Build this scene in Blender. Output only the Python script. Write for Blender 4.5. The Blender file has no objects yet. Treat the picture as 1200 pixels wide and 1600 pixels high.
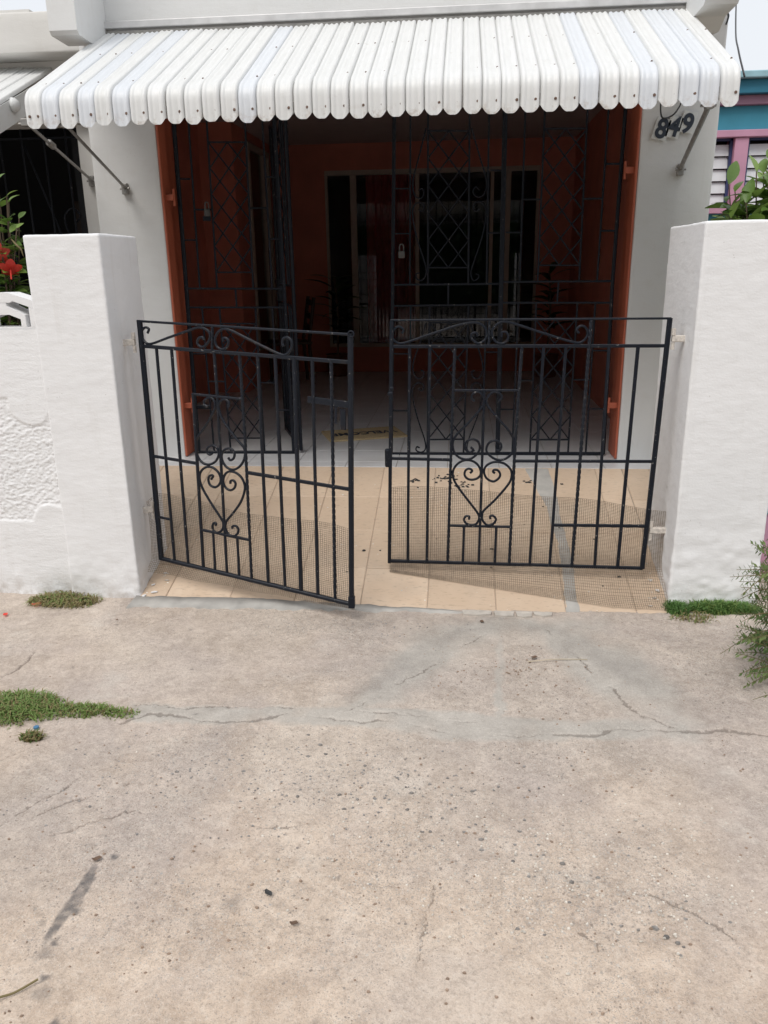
import bpy, bmesh, math, random
import numpy as np
from mathutils import Vector, Matrix, Euler
random.seed(7); RNG=np.random.default_rng(11)
SC=bpy.context.scene; COL=SC.collection
R=math.radians
# ------------------------------------------------------------------ camera
CAM_H=1.6
def cam_setup():
    p,y,r=R(17.341),R(-5.52),R(.9366)
    fwd=Vector((math.sin(y)*math.cos(p),math.cos(y)*math.cos(p),-math.sin(p)))
    right=Vector((math.cos(y),-math.sin(y),0)); down=fwd.cross(right)
    rr=math.cos(r)*right+math.sin(r)*down; dd=-math.sin(r)*right+math.cos(r)*down
    m=Matrix((( rr.x,-dd.x,-fwd.x,0),(rr.y,-dd.y,-fwd.y,0),(rr.z,-dd.z,-fwd.z,CAM_H),(0,0,0,1)))
    c=bpy.data.cameras.new('camera'); o=bpy.data.objects.new('camera',c); COL.objects.link(o)
    c.sensor_fit='VERTICAL'; c.sensor_height=36; c.sensor_width=27; c.lens=36*1241.9/1600
    c.clip_start=.05; c.clip_end=2000; o.matrix_world=m; SC.camera=o
cam_setup()
# ------------------------------------------------------------------ overcast sky and soft sun
SUN_EL,SUN_AZ=58,205      # elevation, compass bearing (from +Y clockwise): high behind the camera
w=bpy.data.worlds.new('World'); SC.world=w; w.use_nodes=True
nt=w.node_tree; nt.nodes.clear()
wo=nt.nodes.new('ShaderNodeOutputWorld'); bg=nt.nodes.new('ShaderNodeBackground')
sky=nt.nodes.new('ShaderNodeTexSky'); sky.sky_type='NISHITA'; sky.sun_disc=False
sky.sun_elevation=R(SUN_EL); sky.sun_rotation=R(SUN_AZ); sky.air_density=1.5; sky.dust_density=4
mx=nt.nodes.new('ShaderNodeMix'); mx.data_type='RGBA'; mx.inputs[0].default_value=.86
mx.inputs[7].default_value=(9.0,9.25,9.7,1)       # cloud deck
nt.links.new(sky.outputs[0],mx.inputs[6]); nt.links.new(mx.outputs[2],bg.inputs[0]); bg.inputs[1].default_value=.1
nt.links.new(bg.outputs[0],wo.inputs[0])
sl=bpy.data.lights.new('sun','SUN'); sl.energy=1.95; sl.angle=R(32); sl.color=(1,.955,.9)
so=bpy.data.objects.new('sun',sl); COL.objects.link(so)
az=R(SUN_AZ); el=R(SUN_EL)
sd=Vector((math.sin(az)*math.cos(el),math.cos(az)*math.cos(el),math.sin(el)))
so.rotation_euler=sd.to_track_quat('Z','Y').to_euler(); so.location=(0,-5,12)
SC.view_settings.view_transform='Standard'; SC.view_settings.look='None'; SC.view_settings.exposure=0.09; SC.view_settings.gamma=1
SC.view_settings.use_curve_mapping=False
SC.cycles.max_bounces=8; SC.cycles.diffuse_bounces=4; SC.cycles.glossy_bounces=4
# ------------------------------------------------------------------ helpers
OFF={}
def setp(o,label=None,cat=None,group=None,kind=None):
    if label: o['label']=label
    if cat: o['category']=cat
    if group: o['group']=group
    if kind: o['kind']=kind
    return o
def thing(name,label,cat,loc=(0,0,0),group=None,kind=None):
    o=bpy.data.objects.new(name,None); COL.objects.link(o); o.location=loc; o.empty_display_size=.1
    OFF[o]=Vector(loc); return setp(o,label,cat,group,kind)
def link(name,me,parent=None,loc=(0,0,0),rot=None,scale=None):
    o=bpy.data.objects.new(name,me); COL.objects.link(o); o.location=loc
    if rot is not None: o.rotation_euler=rot
    if scale is not None: o.scale=scale
    if parent is not None: o.parent=parent
    OFF[o]=OFF.get(parent,Vector((0,0,0))); return o
def data(name,V,F,mat,smooth=False):
    me=bpy.data.meshes.new(name)
    me.from_pydata(V if isinstance(V,list) else np.asarray(V).tolist(),[],F if isinstance(F,list) else np.asarray(F).tolist())
    if mat is not None:
        for m_ in (mat if isinstance(mat,(list,tuple)) else [mat]): me.materials.append(m_)
    if smooth: me.polygons.foreach_set('use_smooth',[True]*len(me.polygons))
    me.update(); return me
def mesh(name,VF,mat,parent=None,smooth=False,kind=None,label=None):
    V,F=VF; off=np.array(OFF.get(parent,Vector((0,0,0))))
    me=data(name,np.asarray(V,float)-off,F,mat,smooth)
    return setp(link(name,me,parent),label,None,None,kind)
def join(parts):
    V=[];F=[]
    for v,f in parts:
        n=len(V); V.extend([tuple(p) for p in v]); F.extend([tuple(i+n for i in q) for q in f])
    return V,F
def box(x0,x1,y0,y1,z0,z1):
    V=[(x,y,z) for x in(x0,x1) for y in(y0,y1) for z in(z0,z1)]
    return V,[(0,1,3,2),(4,6,7,5),(0,4,5,1),(2,3,7,6),(0,2,6,4),(1,5,7,3)]
def rbox(x0,x1,y0,y1,z0,z1,b=.006,seg=2):
    bm=bmesh.new(); v,f=box(x0,x1,y0,y1,z0,z1); vs=[bm.verts.new(p) for p in v]
    for q in f: bm.faces.new([vs[i] for i in q])
    bmesh.ops.recalc_face_normals(bm,faces=bm.faces)
    bmesh.ops.bevel(bm,geom=list(bm.edges),offset=b,segments=seg,affect='EDGES',profile=.5)
    bm.verts.index_update(); V=[tuple(q.co) for q in bm.verts]; F=[tuple(q.index for q in f_.verts) for f_ in bm.faces]; bm.free(); return V,F
def hash3(i,j,k,s):
    h=(i*374761393+j*668265263+k*2147483647+s*974634777)&0xffffffff
    h=((h^(h>>13))*1274126177)&0xffffffff
    return ((h^(h>>16))&0xffff)/65535.0
def vnoise(P,scale,seed=0,oct=1,gain=.5):
    P=np.asarray(P,float); out=np.zeros(len(P)); a=1;tot=0
    for o in range(oct):
        Q=P*scale*(2**o)+seed*13.7; I=np.floor(Q).astype(np.int64); f=Q-I; f=f*f*(3-2*f)
        r=0
        for dx in(0,1):
            for dy in(0,1):
                for dz in(0,1):
                    wgt=(f[:,0] if dx else 1-f[:,0])*(f[:,1] if dy else 1-f[:,1])*(f[:,2] if dz else 1-f[:,2])
                    r=r+wgt*hash3(I[:,0]+dx,I[:,1]+dy,I[:,2]+dz,seed+o)
        out+=a*(r*2-1); tot+=a; a*=gain
    return out/tot
def vn2(P,scale,seed=0,oct=1,gain=.5):
    P=np.asarray(P,float)[:,:2]; out=np.zeros(len(P)); a=1;tot=0
    for o in range(oct):
        Q=P*scale*(2**o)+seed*13.7; I=np.floor(Q).astype(np.int64); f=Q-I; f=f*f*(3-2*f); r=0
        for dx in(0,1):
            for dy in(0,1):
                r=r+(f[:,0] if dx else 1-f[:,0])*(f[:,1] if dy else 1-f[:,1])*hash3(I[:,0]+dx,I[:,1]+dy,7,seed+o)
        out+=a*(r*2-1); tot+=a; a*=gain
    return out/tot
def slab(x0,x1,y0,y1,z0,z1,cell=.02,rad=.015,disp=None):
    """rounded box of fine cells whose faces are displaced along their normals"""
    lo=np.array([x0,y0,z0]);hi=np.array([x1,y1,z1]); Vs=[];Fs=[];n=0
    for ax in range(3):
        a,b=[k for k in range(3) if k!=ax]
        def axis(k):
            m=max(2,int(round((hi[k]-lo[k])/cell))); t=np.linspace(lo[k],hi[k],m+1)
            return np.unique(np.concatenate([t,[lo[k]+rad*.3,lo[k]+rad,hi[k]-rad,hi[k]-rad*.3]]))
        A,B=axis(a),axis(b)
        for side in(0,1):
            G=np.zeros((len(A),len(B),3)); G[:,:,a]=A[:,None]; G[:,:,b]=B[None,:]; G[:,:,ax]=(lo,hi)[side][ax]
            Vs.append(G.reshape(-1,3)); ii=np.arange(len(A)*len(B)).reshape(len(A),len(B))+n
            q=np.stack([ii[:-1,:-1],ii[1:,:-1],ii[1:,1:],ii[:-1,1:]],-1).reshape(-1,4)
            flip=(side==0)^(ax==1)
            Fs.append(q[:,::-1] if flip else q); n+=len(A)*len(B)
    P=np.concatenate(Vs);F=np.concatenate(Fs)
    inner=np.clip(P,lo+rad,hi-rad); d=P-inner; L=np.linalg.norm(d,axis=1,keepdims=True); N=d/np.maximum(L,1e-9)
    P=inner+N*rad
    if disp is not None: P=P+N*disp(P,N)[:,None]
    bm=bmesh.new(); vs=[bm.verts.new(p) for p in P.tolist()]
    for q in F.tolist():
        try: bm.faces.new([vs[i] for i in q])
        except ValueError: pass
    bmesh.ops.remove_doubles(bm,verts=bm.verts,dist=1e-4); bmesh.ops.recalc_face_normals(bm,faces=bm.faces)
    bm.verts.index_update(); V=[tuple(q.co) for q in bm.verts]; F=[tuple(q.index for q in f_.verts) for f_ in bm.faces]; bm.free(); return V,F
def catmull(pts,n=5):
    P=[np.array(p,float) for p in pts]; P=[2*P[0]-P[1]]+P+[2*P[-1]-P[-2]]; out=[]
    for i in range(1,len(P)-2):
        for k in range(n):
            t=k/n; a,b,c,d=P[i-1:i+3]
            out.append(.5*((2*b)+(-a+c)*t+(2*a-5*b+4*c-d)*t*t+(-a+3*b-3*c+d)*t**3))
    out.append(P[-2]); return out
def sweep(path,sec,nrm=None,twist=0.0,cap=True,taper=None):
    """sweep closed section [(side,normal)] along path; nrm fixes the section's second axis"""
    P=[Vector(p) for p in path]; V=[];F=[];m=len(sec); n=None
    for i,p in enumerate(P):
        t=(P[min(i+1,len(P)-1)]-P[max(i-1,0)]); t=t.normalized() if t.length>1e-9 else Vector((0,0,1))
        if nrm is not None: n=Vector(nrm)
        elif n is None: n=t.orthogonal()
        n=(n-t*n.dot(t)); n=n.normalized() if n.length>1e-6 else t.orthogonal().normalized()
        s=t.cross(n); k=1 if taper is None else taper(i/(len(P)-1)); a=twist*i; ca,sa=math.cos(a),math.sin(a)
        for (u,v) in sec:
            V.append(tuple(p+s*(u*ca-v*sa)*k+n*(u*sa+v*ca)*k))
    for i in range(len(P)-1):
        for j in range(m):
            a=i*m+j;b=i*m+(j+1)%m; F.append((a,b,b+m,a+m))
    if cap: F.append(tuple(range(m))[::-1]); F.append(tuple((len(P)-1)*m+j for j in range(m)))
    return V,F
def sec_rect(w,d,c=.25):
    c=min(w,d)*c; w/=2;d/=2
    return [(-w+c,-d),(w-c,-d),(w,-d+c),(w,d-c),(w-c,d),(-w+c,d),(-w,d-c),(-w,-d+c)]
def sec_circ(r,n=8): return [(r*math.cos(2*math.pi*k/n),r*math.sin(2*math.pi*k/n)) for k in range(n)]
def tube(path,r,n=8,taper=None): return sweep(path,sec_circ(r,n),taper=taper)
def densify(pts,step):
    out=[]
    for a,b in zip(pts[:-1],pts[1:]):
        a=np.array(a,float);b=np.array(b,float);k=max(1,int(np.linalg.norm(b-a)/step))
        out+= [a+(b-a)*i/k for i in range(k)]
    return out+[np.array(pts[-1],float)]
def grid(nx,ny,P):
    ii=np.arange(nx*ny).reshape(nx,ny)
    return P,np.stack([ii[:-1,:-1],ii[1:,:-1],ii[1:,1:],ii[:-1,1:]],-1).reshape(-1,4)
# ------------------------------------------------------------------ materials
class Mt:
    def __init__(s,name):
        s.m=bpy.data.materials.new(name); s.m.use_nodes=True; s.t=s.m.node_tree; s.b=s.t.nodes['Principled BSDF']
        s.co=s.n('ShaderNodeTexCoord').outputs['Object']
    def n(s,k,**kw):
        x=s.t.nodes.new(k)
        for a,v in kw.items(): setattr(x,a,v)
        return x
    def l(s,a,b): s.t.links.new(a,b)
    def world(s): s.co=s.n('ShaderNodeNewGeometry').outputs['Position']; return s
    def noise(s,scale,detail=4,rough=.55,vec=None,dist=0):
        x=s.n('ShaderNodeTexNoise'); x.inputs['Scale'].default_value=scale; x.inputs['Detail'].default_value=detail
        x.inputs['Roughness'].default_value=rough; x.inputs['Distortion'].default_value=dist; s.l(vec or s.co,x.inputs['Vector']); return x.outputs['Fac']
    def vor(s,scale,feat='F1',vec=None):
        x=s.n('ShaderNodeTexVoronoi',feature=feat); x.inputs['Scale'].default_value=scale; s.l(vec or s.co,x.inputs['Vector']); return x
    def stretch(s,sx,sy,sz):
        x=s.n('ShaderNodeMapping'); x.inputs['Scale'].default_value=(sx,sy,sz); s.l(s.co,x.inputs['Vector']); return x.outputs[0]
    def ramp(s,fac,a,b,ca=0.,cb=1.):
        x=s.n('ShaderNodeMapRange'); x.inputs[1].default_value=a;x.inputs[2].default_value=b;x.inputs[3].default_value=ca;x.inputs[4].default_value=cb
        s.l(fac,x.inputs[0]); return x.outputs[0]
    def math(s,op,a,b=None):
        x=s.n('ShaderNodeMath',operation=op)
        for i,v in enumerate((a,b)):
            if v is None: continue
            if isinstance(v,(int,float)): x.inputs[i].default_value=v
            else: s.l(v,x.inputs[i])
        return x.outputs[0]
    def mix(s,fac,a,b,mode='MIX'):
        x=s.n('ShaderNodeMix',data_type='RGBA',blend_type=mode)
        for i,v in ((0,fac),(6,a),(7,b)):
            if isinstance(v,(int,float)): x.inputs[i].default_value=v
            elif isinstance(v,tuple): x.inputs[i].default_value=(*v,1)
            else: s.l(v,x.inputs[i])
        return x.outputs[2]
    def attr(s,name): x=s.n('ShaderNodeAttribute',attribute_name=name); return x.outputs['Fac']
    def obrand(s): return s.n('ShaderNodeObjectInfo').outputs['Random']
    def set(s,col=None,rough=None,metal=None,spec=None):
        for k,v in(('Base Color',col),('Roughness',rough),('Metallic',metal),('Specular IOR Level',spec)):
            if v is None: continue
            if isinstance(v,(int,float)): s.b.inputs[k].default_value=v
            elif isinstance(v,tuple): s.b.inputs[k].default_value=(*v,1)
            else: s.l(v,s.b.inputs[k])
        return s
    def bump(s,h,strength=.3,dist=.005):
        x=s.n('ShaderNodeBump'); x.inputs['Strength'].default_value=strength; x.inputs['Distance'].default_value=dist
        s.l(h,x.inputs['Height']); s.l(x.outputs[0],s.b.inputs['Normal']); return s
def plain(name,col,rough=.6,metal=0,var=.12,scale=9,bump=.15,bscale=60):
    m=Mt(name); f=m.noise(scale,5); d=tuple(c*(1-var) for c in col); e=tuple(min(1,c*(1+var)) for c in col)
    m.set(m.mix(m.ramp(f,.3,.7),d,e),rough,metal)
    if bump: m.bump(m.noise(bscale,4),bump,.003)
    return m.m
def white_wall(name,base=(.83,.835,.845),bump=.35,dirt=.06):
    m=Mt(name).world(); f=m.noise(2.2,6,.6); g=m.noise(14,5)
    c=m.mix(m.ramp(f,.25,.75),tuple(x*.94 for x in base),base)
    c=m.mix(m.math('MULTIPLY',m.ramp(g,.55,.75),dirt),c,(.5,.47,.42))
    sp=m.vor(38); spm=m.math('MULTIPLY',m.math('LESS_THAN',sp.outputs['Distance'],.10),m.math('GREATER_THAN',m.n('ShaderNodeSeparateColor').outputs[0] if False else m.noise(5,2),.62))
    c=m.mix(m.math('MULTIPLY',spm,.35),c,(.3,.28,.26))
    xyz=m.n('ShaderNodeSeparateXYZ'); m.l(m.co,xyz.inputs[0])
    foot=m.math('MULTIPLY',m.ramp(xyz.outputs[2],.14,.0),m.ramp(m.noise(13,5,.7),.42,.62)); c=m.mix(m.math('MULTIPLY',foot,.5),c,(.36,.30,.24))
    st=m.math('MULTIPLY',m.ramp(m.noise(3.2,5,.65,m.stretch(5,5,.5)),.58,.76),.16); c=m.mix(st,c,(.50,.47,.42))
    ck=m.vor(1.7,'DISTANCE_TO_EDGE',m.stretch(1,1,1.3)); hc=m.math('MULTIPLY',m.math('LESS_THAN',m.math('ADD',ck.outputs['Distance'],m.math('MULTIPLY',m.noise(20,4,.7),.012)),.009),m.math('GREATER_THAN',m.noise(1.9,2),.56)); c=m.mix(m.math('MULTIPLY',hc,.0),c,(.35,.33,.3))
    m.set(c,.82,spec=.25)
    h=m.math('ADD',m.math('MULTIPLY',m.noise(9,5,.6,m.stretch(.6,.6,1.6)),1.),m.math('MULTIPLY',m.noise(120,3),.18))
    m.bump(h,bump,.012); return m.m
M={}
M['wall']=white_wall('white_wall_paint')
M['wall_rough']=white_wall('white_roughcast_paint',bump=.55)
M['house']=white_wall('house_wall_paint',(.71,.715,.71),.22,.12)  # white lowered below the other walls to carry the awning's shade
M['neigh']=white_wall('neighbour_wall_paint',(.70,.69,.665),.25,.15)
M['orange']=plain('orange_paint',(.44,.115,.062),.5,0,.1,5,.12,30)
M['orange_dull']=plain('orange_wall_paint',(.52,.17,.115),.55,0,.14,3,.2,20)
M['ceiling']=plain('ceiling_paint',(.46,.38,.36),.8,0,.05,4,.1)
def iron():
    m=Mt('black_iron_paint').world()
    chip=m.math('GREATER_THAN',m.noise(75,3,.6),.685); rust=m.ramp(m.noise(9,5,.65),.62,.78)
    c=m.mix(rust,(.007,.010,.017),(.022,.017,.016)); c=m.mix(m.math('MULTIPLY',chip,.55),c,(.34,.32,.30))
    m.set(c,m.ramp(m.noise(30,3),.3,.7,.32,.55),spec=.28); m.bump(m.noise(140,4),.35,.002); return m.m
M['iron']=iron()
M['galv']=plain('weathered_steel',(.30,.29,.275),.45,.55,.2,30,.2,120)
def awn(name,col,tint):
    m=Mt(name).world(); st=m.noise(3,5,.6,m.stretch(14,2,2)); r=m.obrand()
    c=m.mix(m.ramp(st,.35,.8),col,tint); c=m.mix(m.ramp(r,0,1,0,.35),c,tint)
    d=m.math('MULTIPLY',m.ramp(m.noise(26,5),.62,.78),.3); c=m.mix(d,c,(.5,.47,.42))
    xyz=m.n('ShaderNodeSeparateXYZ'); m.l(m.co,xyz.inputs[0])
    low=m.math('MULTIPLY',m.ramp(xyz.outputs[2],2.325,2.262),m.ramp(m.noise(17,4,.7),.50,.66)); c=m.mix(m.math('MULTIPLY',low,.65),c,(.30,.22,.15))
    c=m.mix(m.math('MULTIPLY',m.ramp(m.noise(2,4,.6,m.stretch(30,1.2,1.2)),.60,.75),.35),c,(.52,.52,.50))
    m.set(c,.42,spec=.4); m.bump(m.noise(8,3),.08,.01); return m.m
M['awn']=awn('awning_white_enamel',(.735,.745,.745),(.67,.68,.67))
M['awn_blue']=awn('awning_bluish_panel',(.685,.715,.75),(.64,.67,.71))
M['flash']=plain('flashing_grey_paint',(.60,.60,.60),.5,.2,.12,12,.1)
M['screw']=plain('rusty_screw',(.16,.10,.075),.6,.4,.5,200,0)
def tile(name,a,b,spk,rough,var):
    m=Mt(name).world(); f=m.noise(7,6,.62); r=m.obrand()
    c=m.mix(m.ramp(f,.3,.72),a,b); c=m.mix(m.ramp(r,0,1,0,var),c,tuple(x*.82 for x in a))
    g=m.noise(55,4,.6,m.stretch(.5,1.6,1)); c=m.mix(m.math('MULTIPLY',m.ramp(g,.56,.7),spk),c,tuple(x*.6 for x in a))
    d=m.math('MULTIPLY',m.ramp(m.noise(2.5,5),.55,.8),.35); c=m.mix(d,c,(.34,.30,.26))
    m.set(c,rough,spec=.4); m.bump(m.noise(60,4),.12,.002); return m.m
M['tan']=tile('tan_ceramic_tile',(.61,.465,.34),(.695,.555,.425),.6,.5,.6)
M['white_tile']=tile('pale_floor_tile',(.60,.60,.61),(.66,.66,.665),.12,.32,.25)
M['grout']=plain('grout',(.38,.32,.26),.9,0,.2,20)
M['cement']=plain('grey_cement',(.40,.385,.36),.9,0,.16,9,.5,60)
M['soil']=plain('yard_soil',(.2,.16,.12),.95,0,.2,5,.6,20)
M['mesh']=plain('rusty_wire',(.265,.215,.165),.6,.2,.4,40,0)
M['dark']=plain('interior_shade',(.02,.022,.026),.8,0,.1,3,0)  # near-black colour stands in for shade inside rooms and the neighbour's porch
M['alu']=plain('window_frame_metal',(.42,.36,.31),.5,.1,.06,10,0)
M['curtain']=plain('dark_red_curtain',(.55,.085,.07),.9,0,.2,8,0)
M['hinge']=plain('flaking_white_hinge',(.62,.58,.53),.7,.1,.25,60,.4,120)
M['pot']=plain('clay_pot',(.20,.08,.05),.8,0,.1,8)
M['wood']=plain('dark_wood',(.05,.03,.022),.5,0,.2,12)
M['brass']=plain('padlock_metal',(.085,.083,.08),.45,0,.1,20,0)
M['rubber']=plain('black_cable',(.03,.03,.032),.5,0,.1,10,0)
M['coir']=plain('coir_fibre',(.50,.39,.23),1,0,.25,160,.8,400)
M['ink']=plain('black_lettering',(.03,.04,.06),.7,0,.1,30,0)
M['plate']=plain('number_plate_white',(.66,.67,.66),.4,0,.06,30,.1)
M['teal']=plain('teal_wall_paint',(.055,.30,.42),.7,0,.08,4)
M['teal_pale']=plain('pale_teal_cornice',(.30,.50,.57),.7,0,.12,6)
M['teal_dark']=plain('deep_teal_cornice',(.03,.19,.29),.7,0,.08,4)
M['pink']=plain('pink_wall_paint',(.55,.30,.42),.7,0,.08,4)
M['mauve']=plain('mauve_band_paint',(.33,.19,.27),.7,0,.08,4)
M['louvre']=plain('louvre_white',(.66,.69,.72),.4,0,.05,10,0)
M['navy']=plain('navy_window_frame',(.04,.06,.16),.5,0,.1,10,0)
def glass():
    m=Mt('window_glass'); m.t.nodes.remove(m.b); out=[x for x in m.t.nodes if x.type=='OUTPUT_MATERIAL'][0]
    tr=m.n('ShaderNodeBsdfTransparent'); tr.inputs[0].default_value=(.8,.82,.85,1); gl=m.n('ShaderNodeBsdfGlossy'); gl.inputs['Roughness'].default_value=.02
    fr=m.n('ShaderNodeFresnel'); fr.inputs[0].default_value=1.5; mi=m.n('ShaderNodeMixShader')
    m.l(fr.outputs[0],mi.inputs[0]); m.l(tr.outputs[0],mi.inputs[1]); m.l(gl.outputs[0],mi.inputs[2]); m.l(mi.outputs[0],out.inputs[0]); return m.m
M['glass']=glass()
def leaf(name,a,b,trans=.25,rough=.4):
    m=Mt(name).world(); r=m.obrand(); f=m.noise(40,3); c=m.mix(m.math('ADD',m.math('MULTIPLY',r,.7),m.math('MULTIPLY',f,.3)),a,b)
    m.set(c,rough,spec=.45); tb=m.n('ShaderNodeBsdfTranslucent'); m.l(c,tb.inputs[0]); mi=m.n('ShaderNodeMixShader'); mi.inputs[0].default_value=trans
    out=[x for x in m.t.nodes if x.type=='OUTPUT_MATERIAL'][0]; m.l(m.b.outputs[0],mi.inputs[1]); m.l(tb.outputs[0],mi.inputs[2]); m.l(mi.outputs[0],out.inputs[0]); return m.m
M['leaf']=leaf('glossy_green_leaf',(.09,.18,.03),(.26,.38,.09))
M['leaf2']=leaf('mid_green_leaf',(.06,.13,.03),(.17,.28,.06))
M['leaf_dark']=leaf('dark_tree_leaf',(.02,.045,.012),(.045,.085,.02))
M['grass']=leaf('grass_blade',(.07,.15,.03),(.30,.40,.12),.3,.6)
M['grass_dry']=leaf('dry_grass_blade',(.22,.18,.08),(.32,.27,.13),.3,.7)
M['grass_lush']=leaf('lush_grass_blade',(.06,.15,.035),(.14,.26,.07),.3,.6)
M['succ']=leaf('spiky_shrub_leaf',(.07,.15,.04),(.20,.26,.09),.15,.5)
M['succ_red']=leaf('reddish_twig',(.12,.12,.05),(.24,.18,.09),.1,.6)
M['petal']=leaf('red_petal',(.80,.06,.045),(.90,.13,.09),.35,.5)
M['bark']=plain('bark',(.14,.10,.07),.9,0,.2,12,.5)
def concrete():
    m=Mt('pavement_concrete').world()
    patch=m.attr('patch');crack=m.attr('crack');rough=m.attr('rough');stain=m.attr('stain');warm=m.attr('warm')
    big=m.noise(1.3,7,.62); zone=m.noise(.85,5,.55,dist=.8); mid=m.noise(6,7,.68,dist=.4); fine=m.noise(80,5,.75); grit=m.noise(240,3,.7)
    c=m.mix(m.ramp(mid,.32,.68),(.365,.305,.258),(.575,.495,.43))
    c=m.mix(m.math('MULTIPLY',warm,.8),c,m.mix(m.ramp(mid,.35,.65),(.505,.39,.30),(.685,.555,.44)))
    c=m.mix(m.math('MULTIPLY',m.ramp(big,.46,.62),.55),c,(.45,.385,.355))
    c=m.mix(m.math('MULTIPLY',m.ramp(zone,.50,.62),.5),c,(.655,.565,.475)); c=m.mix(m.math('MULTIPLY',m.ramp(zone,.46,.36),.45),c,(.385,.34,.315))
    bl=m.noise(27,5,.7,dist=.6); c=m.mix(m.math('MULTIPLY',m.ramp(bl,.50,.66),m.ramp(rough,0,1,.30,.6)),c,(.30,.245,.205)); c=m.mix(m.math('MULTIPLY',m.ramp(bl,.48,.36),.30),c,(.69,.605,.52))
    c=m.mix(m.math('MULTIPLY',m.ramp(m.noise(3.1,6,.7),.57,.68),.45),c,(.62,.57,.51))
    c=m.mix(m.math('MULTIPLY',m.ramp(patch,.10,.75),.8),c,m.mix(m.ramp(mid,.3,.7),(.345,.325,.295),(.485,.46,.42)))
    c=m.mix(m.math('MULTIPLY',m.ramp(fine,.50,.70),m.ramp(patch,0,1,.46,.28)),c,(.20,.165,.135))
    c=m.mix(m.math('MULTIPLY',m.ramp(m.noise(130,4,.7),.56,.70),.42),c,(.70,.64,.57))
    c=m.mix(m.math('MULTIPLY',m.ramp(grit,.54,.66),m.ramp(rough,0,1,.30,.6)),c,(.17,.145,.13))
    c=m.mix(m.math('MULTIPLY',m.ramp(m.noise(210,3,.7,m.stretch(1,1,1)),.56,.66),m.ramp(rough,0,1,.25,.5)),c,(.78,.72,.65))
    wv=m.n('ShaderNodeVectorMath',operation='ADD'); nz=m.n('ShaderNodeTexNoise'); nz.inputs['Scale'].default_value=90; m.l(m.co,nz.inputs['Vector'])
    sc_=m.n('ShaderNodeVectorMath',operation='SCALE'); sc_.inputs['Scale'].default_value=.008; m.l(nz.outputs['Color'],sc_.inputs[0]); m.l(m.co,wv.inputs[0]); m.l(sc_.outputs[0],wv.inputs[1])
    for sc,thr,dens,nm in((300,.38,.66,0),(140,.36,.74,1),(70,.30,.86,2)):       # exposed aggregate at three sizes
        v=m.vor(sc,vec=wv.outputs[0]); sp=m.n('ShaderNodeSeparateColor'); m.l(v.outputs['Color'],sp.inputs[0])
        inside=m.ramp(v.outputs['Distance'],thr*1.1,thr*.8)
        gate=m.math('GREATER_THAN',m.math('ADD',sp.outputs[0],m.math('MULTIPLY',m.math('SUBTRACT',rough,.42),.95)),dens)
        stone=m.mix(sp.outputs[1],m.mix(sp.outputs[2],(.13,.12,.115),(.30,.23,.18)),m.mix(sp.outputs[2],(.62,.56,.49),(.33,.33,.33)))
        c=m.mix(m.math('MULTIPLY',m.math('MULTIPLY',inside,gate),m.ramp(patch,0,1,.72,.15)),c,stone)
    c=m.mix(m.math('MULTIPLY',stain,.78),c,(.085,.085,.09))
    ck=m.ramp(m.math('ADD',crack,m.math('MULTIPLY',m.math('SUBTRACT',m.noise(170,3,.7),.5),1.3)),.42,.75)
    c=m.mix(m.math('MULTIPLY',m.math('MULTIPLY',ck,m.ramp(crack,.05,.3)),.52),c,(.12,.10,.085))
    m.set(c,.93,spec=.2)
    h=m.math('ADD',m.math('MULTIPLY',mid,.35),m.math('ADD',m.math('MULTIPLY',fine,m.ramp(patch,0,1,.8,.3)),m.math('MULTIPLY',grit,.25)))
    m.bump(h,.75,.006); return m.m
M['concrete']=concrete()
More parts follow.
